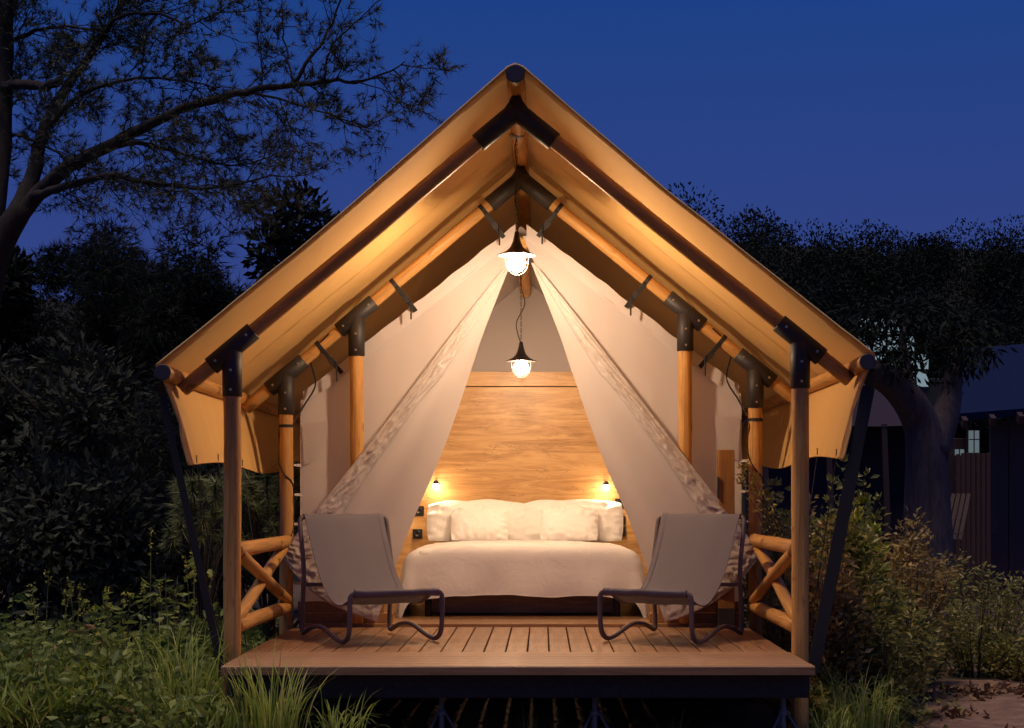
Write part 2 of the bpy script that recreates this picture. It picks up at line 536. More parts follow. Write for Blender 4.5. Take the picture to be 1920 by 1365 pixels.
# ------------------------------------------------------------------ deck
ZD = 0.0
deck = thing('wooden_deck', 'raised terrace of brown planks with dark skirting beam under the tent', 'deck', (0, 8.7, -0.5))
HXD = 1.612
board_long = boxmesh('board', 0.121, 1.875, 0.026, DECK, 0.003)
nb = 25
pitch = 2 * HXD / nb
for i in range(nb):
    x = -HXD + pitch * (i + 0.5)
    o = obj_from('board', board_long, deck, (x + cx(10.4), 9.482 + 0.9375, ZD - 0.013 + random.uniform(-0.001, 0.001)))
    o.rotation_euler = (0, 0, -0.0127 + random.uniform(-0.0012, 0.0012))
board_cross = boxmesh('front_board', 0.131, 2 * HXD, 0.026, DECK, 0.003)
qz = Quaternion((0, 0, 1), R(90))
for i in range(6):
    y = 8.69 + 0.1345 * (i + 0.47)
    obj_from('front_board', board_cross, deck, (-0.026 + random.uniform(-0.002, 0.002), y, ZD - 0.013), qz)
bar('fascia_board', (-HXD - 0.026, 8.678, -0.026), (HXD - 0.026, 8.678, -0.026), 0.012, 0.045, DECK, deck)
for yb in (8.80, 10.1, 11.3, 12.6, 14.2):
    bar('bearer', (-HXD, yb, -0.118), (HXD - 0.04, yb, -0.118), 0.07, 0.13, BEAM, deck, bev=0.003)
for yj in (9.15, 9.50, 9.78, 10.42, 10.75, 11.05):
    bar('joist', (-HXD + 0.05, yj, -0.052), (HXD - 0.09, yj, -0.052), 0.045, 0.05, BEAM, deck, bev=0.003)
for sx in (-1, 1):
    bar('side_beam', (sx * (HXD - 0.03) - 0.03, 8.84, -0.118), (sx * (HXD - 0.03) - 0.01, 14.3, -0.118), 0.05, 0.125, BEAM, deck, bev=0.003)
# floor of the tent room behind the terrace
for i in range(23):
    y = 11.40 + 0.14 * i
    box('floor_board', (0, y + 0.07, 0.006), (2 * HXD - 0.04, 0.138, 0.028), FLOORW, deck, 0.002)
box('threshold_strip', (-0.01, 11.385, 0.006), (2 * HXD - 0.06, 0.026, 0.034), SILL, deck, 0.003)

def jack(x, y, label):
    t = thing('jack_stand', label, 'support', (x, y, -0.52), group='steel jack stands under the terrace')
    zt = -0.186
    box('top_plate', (x, y, zt - 0.004), (0.215, 0.09, 0.008), GALV, t, 0.001)
    v, f = tube([(x, y, zt - 0.008), (x, y, -0.49)], 0.016, 10); mobj('stem', v, f, GALV, t, True)
    for a in (100, 220, 340):
        dx, dy = math.cos(R(a)) * 0.17, math.sin(R(a)) * 0.17
        v, f = tube([(x + dx * 0.1, y + dy * 0.1, -0.285), (x + dx, y + dy, -0.52)], 0.007, 6)
        mobj('leg', v, f, GALV, t, True)
    v, f = tube([(x, y, -0.28), (x, y, -0.31)], 0.026, 10); mobj('collar', v, f, GALV, t, True)
jack(-0.456, 9.0, 'left of the grey steel jack stands under the deck front, beside grass')
jack(0.405, 9.0, 'middle grey steel jack stand under the front of the deck')
jack(1.464, 9.0, 'right-hand grey steel jack stand under the corner of the deck')

# ------------------------------------------------------------------ tent
tent = thing('safari_tent', 'large safari tent with tan roof fly, log frame and open cream canvas front', 'tent', (0, 11.5, -0.5))
YF, YS, YB = 9.41, 11.39, 14.45
ZA, SL = 3.19, 0.822
def sleeve(p0, p1, r):
    return tube([p0, p0 + (p1 - p0) * 0.01, p1 - (p1 - p0) * 0.01, p1], [r * 0.9, r, r, r * 0.9], 16)
def bolts(parent, pts, r=0.0085):
    for p in pts:
        v, f = lathe([(0.0, -0.004), (r * 0.7, -0.004), (r, 0.0), (r, 0.004)], (0, 0, 0), 8)
        v = [Vector((a.x, a.z, a.y)) + Vector(p) for a in v]
        mobj('bolt', v, f, BOLT, parent)
def frame(y, inner):
    rr = 0.0435
    for s in (-1, 1):
        pole('rafter', T(0, y, ZA), T(s * 1.965, y, ZA - 1.965 * SL), rr, LOG, tent)
        posts = [1.67] + ([1.17] if inner else [])
        for xp in posts:
            zr = ZA - xp * SL
            pole('post', T(s * xp, y, -0.5 if xp > 1.3 else 0.02) , T(s * xp, y, zr - 0.02), 0.052 if y < 10 else 0.049, LOG, tent)
            a, b = xp - 0.125, xp + 0.125
            br = mobj('bracket', *join([
                sleeve(T(s * a, y, ZA - a * SL), T(s * b, y, ZA - b * SL), 0.0575),
                sleeve(T(s * xp, y, zr - 0.01), T(s * xp, y, zr - 0.285), 0.059)]), STEEL, tent)
            q = 0.0585
            bolts(br, [T(s * (xp - 0.09), y, ZA - (xp - 0.09) * SL) + Vector((0, -q, 0)),
                       T(s * (xp + 0.09), y, ZA - (xp + 0.09) * SL) + Vector((0, -q, 0)),
                       T(s * xp, y, zr - 0.13) + Vector((0, -q - 0.001, 0)), T(s * xp, y, zr - 0.245) + Vector((0, -q - 0.001, 0))])
            for poly in br.data.polygons: poly.use_smooth = len(poly.vertices) == 4
    p = [T(0, y, ZA), T(-0.225, y, ZA - 0.225 * SL), T(0.225, y, ZA - 0.225 * SL)]
    br = mobj('apex_bracket', *join([sleeve(p[0] + Vector((0.045, 0, .037)), p[1], 0.058), sleeve(p[0] + Vector((-.045, 0, .037)), p[2], 0.0575),
                                     sleeve(T(0, y, ZA - 0.03), T(0, y, ZA + 0.125), 0.028),
                                     tube([T(0, y, ZA + 0.02), T(0, y, ZA + 0.085)], [0.058, 0.03], 16)]), STEEL, tent)
    for poly in br.data.polygons: poly.use_smooth = len(poly.vertices) == 4
frame(YF, False)
frame(YS, True)
frame(YB + 0.05, False)

ZR = 3.325
YR0 = 9.10
rp = pole('ridge_pole', T(0, YR0, ZR), T(0, YB + 0.15, ZR), 0.052, LOG, tent)
v, f = tube([T(0, YR0 - 0.012, ZR), T(0, YR0 - 0.010, ZR), T(0, YR0 + 0.002, ZR)], [0.049, 0.053, 0.0535], 24)
cap = mobj('ridge_end_cap', v, f, CAPM, tent)
XE, ZE = 1.995, 1.655
for s in (-1, 1):
    pole('eave_pole', T(s * XE, 9.06, ZE), T(s * XE, YB + 0.1, ZE), 0.044, LOG, tent)
    v, f = tube([T(s * XE, 9.048, ZE), T(s * XE, 9.05, ZE), T(s * XE, 9.064, ZE)], [0.042, 0.0455, 0.046], 24)
    mobj('eave_end_cap', v, f, CAPM, tent)
    # side railing
    y0, y1 = YF, YS
    rt = pole('top_rail', T(s * 1.655, y0 + 0.03, 0.612), T(s * 1.655, y1 - 0.03, 0.612), 0.046, LOG, tent)
    rb = pole('bottom_rail', T(s * 1.655, y0 + 0.03, 0.155), T(s * 1.655, y1 - 0.03, 0.150), 0.046, LOG, tent)
    pole('brace', T(s * 1.667, y0 + 0.09, 0.185), T(s * 1.667, y1 - 0.09, 0.585), 0.038, LOG, tent)
    pole('brace', T(s * 1.641, y0 + 0.09, 0.585), T(s * 1.641, y1 - 0.09, 0.185), 0.038, LOG, tent)

# roof fly: two slopes over the ridge pole
FY0, FY1 = 9.10, YB + 0.25
XEF, ZEF = XE + 0.045, ZE + 0.045
def fly_pt(u, v):
    x = (u * 2 - 1) * XEF
    ax = abs(x)
    y = FY0 + (FY1 - FY0) * v
    z = (ZR + 0.075) - (ZR + 0.075 - ZEF) * ax / XEF
    z = min(z, ZR + 0.056 - ax * ax * 4.0) if ax < 0.06 else z
    k = ax / XEF
    sag = math.sin(math.pi * k)
    bays = math.sin(math.pi * min(max((y - YF) / (YS - YF), 0), 1)) if y < YS else math.sin(math.pi * min((y - YS) / (YB - YS), 1))
    z -= 0.028 * sag * (0.4 + 0.6 * bays)
    z += 0.013 * nz(x * 1.6, y * 1.3, 2.2) * sag + 0.005 * nz(x * 4.2, y * 2.2, 6.2) * sag + 0.004 * nz(x * 0.9, y * 6.5, 5.2) * sag
    z += 0.006 * nz(x * 7.5, y * 1.0, 9.0) * ss(0.75, 1.0, k)
    e = ss(9.32, 9.10, y)
    z -= 0.010 * e * sag
    y += 0.028 * math.sin(math.pi * k) ** 0.8 * e
    return T(x, y, z)
v, f = grid(fly_pt, 96, 72)
fly = mobj('roof_fly', v, f, FLY, tent, True)
hv, hf = tube([fly_pt(i / 96, 0.0) + Vector((0, -0.002, 0)) for i in range(97)], 0.0075, 8)
mobj('fly_edge_rope', hv, hf, FLY, fly, True)
# a doubled hem, stitched a hand's width in from the front edge
def hem_pt(u, v): return fly_pt(u, 0.012 * v) + Vector((0, 0, -0.006 - 0.004 * math.sin(math.pi * v)))
v, f = grid(hem_pt, 96, 3); mobj('fly_hem', v, f, FLY, fly, True)
for vv in (0.155, 0.315, 0.475, 0.635, 0.795):
    for s in (-1, 1):
        def seam_pt(u, v, s=s, vv=vv): return fly_pt(0.5 + s * (0.02 + 0.478 * u), vv + (v - 0.5) * 0.0042) + Vector((0, 0, -0.0035 - 0.0012 * math.sin(60 * u)))
        v, f = grid(seam_pt, 60, 2); mobj('fly_seam', v, f, FLY, fly, True)
for s in (-1, 1):
    def skirt_pt(u, v, s=s):
        dz = v * 0.56
        yfr = FY0 + 0.035 * v + 0.085 * math.sin(math.pi * min(v * 1.35, 1)) ** 1.3 + (0.07 if v > 0.62 else 0.07 * ss(0.40, 0.62, v)) 
        y = yfr + (FY1 - yfr) * u
        x = XEF - 0.155 * v - 0.012 * math.sin(math.pi * v) + 0.014 * nz(y * 5.5, v * 1.2, 4 + s) * v + 0.007 * nz(y * 13, v * 0.8, 8 + s)
        if v < 0.08: x += 0.012 * (v / 0.08)
        z = ZEF - dz - 0.022 * v * math.sin(y * 2.3)
        return T(s * x, y, z)
    v, f = grid(skirt_pt, 110, 24)
    sk = mobj('fly_skirt', v, f, FLY, tent, True)
    hv, hf = tube([skirt_pt(i / 110, 1.0) for i in range(111)], 0.006, 6); mobj('skirt_hem', hv, hf, FLY, sk, True)
    hv, hf = tube([skirt_pt(0.0, i / 24) for i in range(25)], 0.006, 6); mobj('skirt_hem', hv, hf, FLY, sk, True)
    # thin guy lines from the skirt hem
    for u in (0.045, 0.16, 0.30):
        a = skirt_pt(u, 1.0)
        b = Vector((s * 1.72 + cx(a.y), a.y + 0.12, -0.12))
        hv, hf = tube([a + Vector((0, 0, 0.05)), a, a.lerp(b, 0.5) + Vector((0, 0, -0.02)), b], 0.0035, 5)
        mobj('guy_line', hv, hf, ROPE, tent)
    # wide tie-down webbing and its thinner cord from the front eave corner to the deck
    a = T(s * (XEF - 0.01), 9.20, ZE - 0.13)
    b = Vector((s * 1.715 - 0.03, 9.29, -0.10))
    bar('tie_down_strap', a, b, 0.075 if s > 0 else 0.045, 0.004, WEB, tent, up=(0.12, 1, 0))
    bar('tie_down_strap', T(s * (XEF - 0.0), 9.15, ZE - 0.05), a, 0.045, 0.004, WEB, tent, up=(0.2 * s, 1, 0))
    hv, hf = tube([a + Vector((s * 0.02, 0.16, 0)), a.lerp(b, 0.5) + Vector((s * 0.02, 0.10, 0.0)), b + Vector((0.0, 0.22, 0))], 0.005, 6)
    mobj('tie_down_cord', hv, hf, ROPE, tent)

# closed gable of the fly far behind
def gable(u, v):
    x = (u * 2 - 1) * (XEF - 0.05)
    top = ZR + 0.02 - (ZR - ZEF) * abs(x) / XEF
    return T(x, FY1 - 0.05 + 0.01 * nz(x * 3, v * 3), 0.6 + (top - 0.6) * v)
v, f = grid(gable, 40, 12); mobj('rear_gable', v, f, FLY, tent, True)

# inner tent: walls, roof, back
YW, YBK, XW, ZWE, ZWA = 11.505, 14.35, 1.585, 1.64, 2.87
SLW = (ZWA - ZWE) / XW
def inroof(u, v):
    x = (u * 2 - 1) * XW
    y = YW + (YBK - YW) * v
    z = ZWA - SLW * abs(x) - 0.02 * math.sin(math.pi * abs(x) / XW) + 0.006 * nz(x * 3, y * 2, 1)
    return T(x, y, z)
v, f = grid(inroof, 48, 20); mobj('inner_roof', v, f, WALLC, tent, True)
for s in (-1, 1):
    def sw(u, v, s=s):
        y = YW + (YBK - YW) * u
        return T(s * (XW + 0.012 * nz(y * 3, v * 2, s)), y, 0.04 + (ZWE - 0.04) * v)
    v, f = grid(sw, 24, 10); mobj('side_wall', v, f, WALLC, tent, True)
def bw(u, v):
    x = (u * 2 - 1) * XW
    top = ZWA - SLW * abs(x)
    return T(x, YBK + 0.01 * nz(x * 3, v * 3, 5), 0.04 + (top - 0.04) * v)
v, f = grid(bw, 40, 14); mobj('back_wall', v, f, WALLC, tent, True)
pole('inner_ridge_pole', T(0, YW + 0.05, 2.755), T(0, YBK - 0.05, 2.755), 0.05, LOG, tent)

def topz(ax): return ZWA - SLW * ax
for s in (-1, 1):
    def fw(u, v, s=s):
        z = 0.10 + (2.80 - 0.10) * v
        xo = XW if z < ZWE else max((ZWA - z) / SLW, 0)
        xi = min(1.16 * (2.83 - z) / 2.73, xo)
        ax = xo + (xi - xo) * u
        y = YW + 0.012 * nz(ax * 3 + s, z * 1.3, 3) + 0.010 * nz(ax * 9 + s * 4, z * 0.7, 6) * ss(0.1, 0.5, ax)
        return T(s * ax, y, z)
    v, f = grid(fw, 26, 50)
    wl_ = mobj('front_wall', v, f, WALLC, tent, True)
    # pale hem along the sloping top
    def hm(u, v, s=s):
        ax = 0.04 + (XW - 0.06) * u
        y = YW - 0.015 - 0.012 * (1 - v) + 0.006 * nz(ax * 7, v * 3, s * 2)
        jag = 0.014 * nz(ax * 9, 0.3, s)
        return T(s * ax, y, topz(ax) + 0.045 - 0.115 * (1 - v) + jag * v)
    v, f = grid(hm, 60, 4); mobj('wall_hem', v, f, HEMC, wl_, True)
    v, f = tube([T(s * (0.04 + (XW - 0.06) * i / 30), YW - 0.022, topz(0.04 + (XW - 0.06) * i / 30) - 0.055) for i in range(31)], 0.0035, 5)
    mobj('hem_cord', v, f, BAND, wl_)
    # rounded corner patch under the eave
    pts = []
    for j in range(9):
        a = R(-95 + 100 * j / 8)
        for i in range(7):
            rr = 0.30 * i / 6
            ax = XW - 0.01 - abs(math.cos(a)) * rr * 0.62
            pts.append(T(s * ax, YW - 0.018, 1.47 + math.sin(a) * rr))
    fs = [(j * 7 + i, j * 7 + i + 1, (j + 1) * 7 + i + 1, (j + 1) * 7 + i) for j in range(8) for i in range(6)]
    mobj('corner_patch', pts, fs, WALLC, wl_, True)
    # lacing loops along the wall edge beside the post
    for k in range(5):
        z0 = 1.16 - 0.215 * k
        v, f = tube([T(s * (XW - 0.01), YW - 0.01, z0), T(s * (XW + 0.035), YW - 0.05, z0 + 0.002), T(s * (XW + 0.05), YW - 0.03, z0 + 0.01), T(s * (XW - 0.01), YW + 0.01, z0 + 0.012)], 0.0055, 6)
        mobj('lacing_loop', v, f, HEMC, wl_, True)

# tied-back door flaps
O_ = [(953, 493, 11.46), (860, 612, 11.40), (742, 768, 11.32), (640, 900, 11.26), (572, 985, 11.23), (528, 1042, 11.23)]
I_ = [(958, 493, 11.46), (907, 622, 11.44), (879, 705, 11.43), (831, 842, 11.41), (763, 1003, 11.37), (706, 1166, 11.32)]
def tl(p):
    q = P(*p); return Vector((q.x - cx(q.y), q.y, q.z))
OL, IL = [tl(p) for p in O_], [tl(p) for p in I_]
for s in (-1, 1):
    def surf(u, v, s=s):
        a, b = spline(OL, v), spline(IL, v)
        p = a.lerp(b, u)
        w = (b - a).length
        bow = math.sin(math.pi * u) * ss(0.8, 1.0, v)
        p += Vector((-0.05, 0, -0.06)) * bow
        k = 0.4 + 0.6 * v
        p.y -= 0.05 * math.sin(math.pi * u) * ss(0, 0.5, v)
        p.y += w * k * (0.028 * math.sin(u * 9 + v * 2 + s) * ss(0.15, 0.6, v) + 0.02 * nz(u * 4, v * 3, 3 + s))
        ax = -p.x
        return T(s * ax if s < 0 else ax, p.y, p.z + (0.0))
    v, f = grid(surf, 30, 60)
    fl = mobj('door_flap', v, f, WALLC, tent, True)
    def crinkle(a, b, seed):
        q = b * 17 + a * 4.5
        r1 = 1 - abs(noise.noise((a * 9 + 1.2 * noise.noise((q, a, seed)), q, seed)))
        r2 = 1 - abs(noise.noise((a * 15 + 5, b * 40 - a * 6, seed + 3)))
        return (r1 ** 2.0 - 0.6) * 0.028 + (r2 ** 2 - 0.6) * 0.011
    def band(u, v, s=s):
        a, b = spline(OL, v), spline(IL, v)
        w = max((b - a).length, 1e-4)
        um = min(0.5, 0.205 / w)
        p = surf(-0.015 + (um + 0.015) * u, 0.03 + v * 0.97)
        e = math.sin(math.pi * min(max(u, 0), 1)) ** 0.5
        return p + Vector((0, -0.012 - (0.6 + crinkle(u * 0.42, v, 2 + s) * 40) * 0.02 * e * ss(0, 0.25, v), 0))
    v, f = grid(band, 22, 220); mobj('hem_band', v, f, BAND, fl, True)
    def lowband(u, v, s=s):
        p = surf(u, 0.875 + 0.128 * v)
        e = math.sin(math.pi * v) ** 0.6
        return p + Vector((0, -0.020 - (0.6 + crinkle(v * 0.42, u * 0.5, 8 + s) * 40) * 0.02 * e, 0))
    v, f = grid(lowband, 90, 22); mobj('hem_band', v, f, BAND, fl, True)
    for uu in (0.0, 1.0):
        v, f = tube([band(uu, i / 80) + Vector((0, -0.004, 0)) for i in range(81)], 0.004, 5); mobj('zip', v, f, BAND, fl)

# sill beams at the foot of the inner tent
for s in (-1, 1):
    bar('sill_beam', (s * 0.92 + cx(11.5), 11.50, 0.055), (s * 1.60 + cx(11.5), 11.50, 0.055), 0.07, 0.075, SILL, tent, bev=0.004)
    bar('sill_beam', (s * 0.98 + cx(11.5), 11.485, 0.135), (s * 1.60 + cx(11.5), 11.485, 0.135), 0.035, 0.08, SILL, tent, bev=0.004)

# webbing straps holding the inner tent to the frame
for s in (-1, 1):
    for ax in (0.27, 0.90, 1.43):
        n = Vector((-s * 0.63, 0, -0.777))
        dr = Vector((s * 0.777, 0, -0.63))
        c = T(s * ax, YS, ZA - ax * SL)
        v, f = tube([c - dr * 0.016, c + dr * 0.016], 0.0465, 14, cap=False)
        st = mobj('strap', v, f, WEB, tent)
        e = Vector(c) + n * 0.235 + Vector((0, YW - YS - 0.04, 0))
        bar('strap_tail', c + n * 0.03 + Vector((0, -0.038, 0)), e, 0.032, 0.004, WEB, st, up=(0, 1, 0.2))
        bar('buckle', c.lerp(e, 0.55) - n * 0.02 + Vector((0, -0.03, 0)), c.lerp(e, 0.55) + n * 0.03 + Vector((0, -0.03, 0)), 0.045, 0.01, STEEL, st, up=(0, 1, 0.2))
        v, f = tube(fillet([c + n * 0.12 + Vector((0, 0.03, 0)), c + n * 0.14 + Vector((-s * 0.03, 0.0, 0)), c + n * 0.14 + Vector((-s * 0.03, 0, -0.14))], 0.02), 0.006, 6)
        mobj('strap_end', v, f, WEB, st)
    # cable tie and lamp cable on the rear post
    for zz in (1.445, 1.455):
        v, f = tube([T(s * 1.67, YS, zz - 0.006), T(s * 1.67, YS, zz + 0.006)], 0.0535, 16); mobj('post_tie', v, f, WEB, tent)
    pts = [T(s * 1.67 + 0.055 * math.cos(a) * 1.0, YS - 0.056 * math.sin(a), z) for a, z in
           [(R(200), 1.46), (R(150), 1.40), (R(200), 1.28), (R(150), 1.18), (R(95), 1.10), (R(40), 1.05), (R(10), 0.98), (R(0), 0.75), (R(40), 0.66), (R(100), 0.60), (R(160), 0.55), (R(190), 0.3)]]
    v, f = tube([spline(pts, i / 60) for i in range(61)], 0.0045, 6); mobj('post_cable', v, f, CABLE, tent)
    v, f = tube([spline([T(s * 1.36, YS - .05, 2.10), T(s * 1.44, YS - 0.03, 2.02), T(s * 1.50, YS + 0.02, 1.93), T(s * 1.47, YS + 0.05, 1.75), T(s * 1.55, YS + 0.04, 1.60), T(s * 1.62, YS, 1.47)], i / 40) for i in range(41)], 0.006, 6)
    mobj('eave_cable', v, f, CABLE, tent)

# ------------------------------------------------------------------ square post by the right chair
gp = thing('square_post', 'short square wooden post with black metal shoe behind the right chair', 'post', (1.432, 11.28, 0))
zt = 1.255
box('timber', (1.432, 11.28, 0.08 + (zt - 0.08) / 2), (0.112, 0.10, zt - 0.08), GATEP, gp, 0.004)
box('post_shoe', (1.432, 11.28, 0.072), (0.119, 0.107, 0.144), STEEL, gp, 0.003)
box('hinge_plate', (1.372, 11.24, 0.99), (0.008, 0.06, 0.15), STEEL, gp, 0.001)

# ------------------------------------------------------------------ headboard, bed, bedding
hb = thing('headboard_wall', 'tall oak panel with horizontal grain behind the bed', 'headboard', (0, 14.12, 0.02))
box('main_panel', (0.0, 14.12, 0.96), (2.7, 0.03, 1.876), OAK, hb, 0.002)
box('top_strip', (0.0, 14.118, 1.97), (2.7, 0.032, 0.126), OAK, hb, 0.002)
def socket(px, py):
    p = P(px, py, 14.09)
    so = box('socket', (p.x, 14.0995, p.z), (0.085, 0.012, 0.085), SOCK, hb, 0.004)
    v, f = lathe([(0.026, 0.0), (0.028, 0.003), (0.022, 0.004), (0.020, 0.0005), (0, 0.0005)], (0, 0, 0), 16)
    v = [Vector((a.x + p.x, 14.093 - a.z, a.y + p.z)) for a in v]
    mobj('socket_face', v, f, ENAMEL, so, True)
for a in ((786, 958), (783, 1001), (1162, 944), (1163, 976), (1164, 997)): socket(*a)

def reading_lamp(px, py, label):
    p = P(px, py, 13.96)
    t = thing('reading_lamp', label, 'lamp', p, group='reading lamps on the headboard')
    v, f = lathe([(0, 0), (0.028, 0), (0.028, 0.012), (0.0, 0.012)], (0, 0, 0), 16)
    mobj('wall_plate', [Vector((a.x + p.x, 14.105 - a.z, a.y + p.z + 0.0)) for a in v], f, STEEL, t)
    v, f = tube([(p.x, 14.095, p.z), (p.x, 14.04, p.z + 0.03), (p.x, 14.0, p.z + 0.02)], 0.006, 8); mobj('arm', v, f, STEEL, t, True)
    v, f = lathe([(0.012, 0.035), (0.02, 0.025), (0.022, -0.01), (0.019, -0.012), (0.017, 0.02)], (p.x, p.y + 0.02, p.z), 16)
    mobj('lamp_head', v, f, STEEL, t, True)
    v, f = lathe([(0.0, -0.040), (0.016, -0.034), (0.025, -0.016), (0.022, 0.004), (0.0, 0.014)], (p.x, p.y + 0.02, p.z - 0.004), 12)
    mobj('bulb', v, f, SPOTG, t, True)
    ld = bpy.data.lights.new('reading_light', 'SPOT')
    ld.energy = 10.0; ld.color = (1.0, 0.68, 0.36); ld.spot_size = R(95); ld.spot_blend = 0.6; ld.shadow_soft_size = 0.012
    lo = bpy.data.objects.new('reading_light', ld); COL.objects.link(lo); lo.parent = t
    lo.location = (0, 0.0, -0.055)
    lo.rotation_euler = (R(-14), R(-28 if px < 980 else 28) * -1, 0)
reading_lamp(817, 908, 'small lit reading lamp left of the pillows')
reading_lamp(1137, 910, 'small lit reading lamp right of the pillows')

bed = thing('double_bed', 'double bed base and mattress on dark legs under white bedding', 'bed', (0, 13.0, 0.02))
box('mattress', (0.0, 13.06, 0.415), (1.60, 1.96, 0.23), PILL, bed, 0.05, segs=3)
box('bed_base', (0.0, 13.06, 0.24), (1.58, 1.94, 0.12), BEDF, bed, 0.012)
for s in (-1, 1):
    for y in (12.14, 13.9):
        v, f = tube([(s * 0.715, y, 0.02), (s * 0.715, y, 0.185)], 0.027, 14); mobj('leg', v, f, STEEL, bed, True)
box('plinth_board', (0, 12.42, 0.10), (1.5, 0.025, 0.15), OAK, bed, 0.003)
HX, YT, ZT, RR = 0.825, 12.16, 0.555, 0.105
def duvet_pt(u, v):
    p = (u * 2 - 1) * (HX + 0.43)
    q = -0.43 + v * (0.43 + 1.55)
    dx = max(abs(p) - (HX - 0.02), 0) * (1 if p > 0 else -1)
    dy = min(q, 0)
    d = math.hypot(dx, dy)
    x = min(max(p, -HX + 0.02), HX - 0.02)
    y = YT + max(q, 0)
    z = ZT + 0.012 * nz(p * 2.2, q * 2.2, 4) + 0.006 * nz(p * 6, q * 5, 8)
    z -= 0.035 * (abs(p) / HX) ** 4 * (1 if abs(p) < HX else 1)
    if d > 1e-6:
        ux, uy = dx / d, dy / d
        q_ = RR * math.pi / 2
        if d < q_:
            a = d / RR; o, h = RR * math.sin(a), RR * (1 - math.cos(a))
        else:
            o, h = RR, RR + (d - q_)
        hang = ss(0.1, 0.42, d)
        ang = math.atan2(uy, ux)
        along = p if abs(dy) > abs(dx) else q
        ripple = 0.022 * math.sin(along * 11 + 1.3) * hang + 0.024 * nz(along * 5, d * 2, 2) * hang + 0.05 * hang * (abs(ux * uy) * 1.6)
        o += ripple + 0.03 * hang
        corner = abs(ux * uy) * 2
        h *= 1 - 0.10 * corner
        x += ux * o; y += uy * o; z -= h
        z += 0.010 * nz(along * 3.0, 1.0, 7) * hang
    return Vector((x, y, z))
v, f = grid(duvet_pt, 110, 90)
dv = mobj('duvet', v, f, LINEN, None, True)
tag(dv, 'white duvet draped over the bed down to the legs', 'duvet')
hem_ids = [0 * 111 + i for i in range(111)]
hv, hf = tube([Vector(v[i]) for i in hem_ids], 0.004, 5); mobj('duvet_hem', hv, hf, LINEN, dv, local=True)

def pillow(w, h, t, c, lean, yaw, label, seed, roll=0):
    def side(sg):
        def fn(u, v):
            a, b = u * 2 - 1, v * 2 - 1
            pin = 1 - 0.07 * (abs(a) ** 2.5 * (1 - 0.4 * abs(b))) 
            pin2 = 1 - 0.07 * (abs(b) ** 2.5 * (1 - 0.4 * abs(a)))
            x, z = a * w / 2 * pin2, b * h / 2 * pin
            z += 0.014 * nz(a * 2.2 + seed, 0.5, 9) * (b > 0) * b - 0.03 * max(b, 0) * abs(a) ** 4
            th = t / 2 * max(1 - abs(a) ** 2.6, 0) ** 0.62 * max(1 - abs(b) ** 2.4, 0) ** 0.62
            th *= 1 + 0.16 * nz(a * 1.6 + seed, b * 1.6, 3)
            wr = (0.016 * nz(a * 6 + seed, b * 4, 1) + 0.008 * nz(a * 14 + seed, b * 5, 4)) * (0.25 + abs(a) ** 2 + abs(b) ** 2) * min(1, th / 0.02)
            return Vector((x, sg * (th + wr), z))
        return fn
    nu, nv = 36, 26
    v1, f1 = grid(side(-1), nu, nv); v2, f2 = grid(side(1), nu, nv)
    f2 = [q[::-1] for q in f2]
    v, f = join([(v1, f1), (v2, f2)])
    o = mobj('pillow', v, f, PILL, None, True, local=True)
    o.location = c
    o.rotation_euler = (R(lean), R(roll), R(yaw))
    tag(o, label, 'pillow', 'white pillows at the head of the bed')
    return o
pillow(0.88, 0.375, 0.16, (-0.395, 13.92, 0.722), -16, 2, 'large white pillow behind at the left side of the bed head', 1)
pillow(0.89, 0.38, 0.16, (0.43, 13.92, 0.724), -16, -2, 'large white pillow behind at the right side of the bed head', 5)
pillow(0.50, 0.33, 0.15, (-0.37, 13.76, 0.70), -24, 5, 'smaller white cushion in front of the left pillow', 9, 1)
pillow(0.50, 0.33, 0.15, (0.40, 13.76, 0.70), -24, -5, 'smaller white cushion in front of the right pillow', 13, -1)

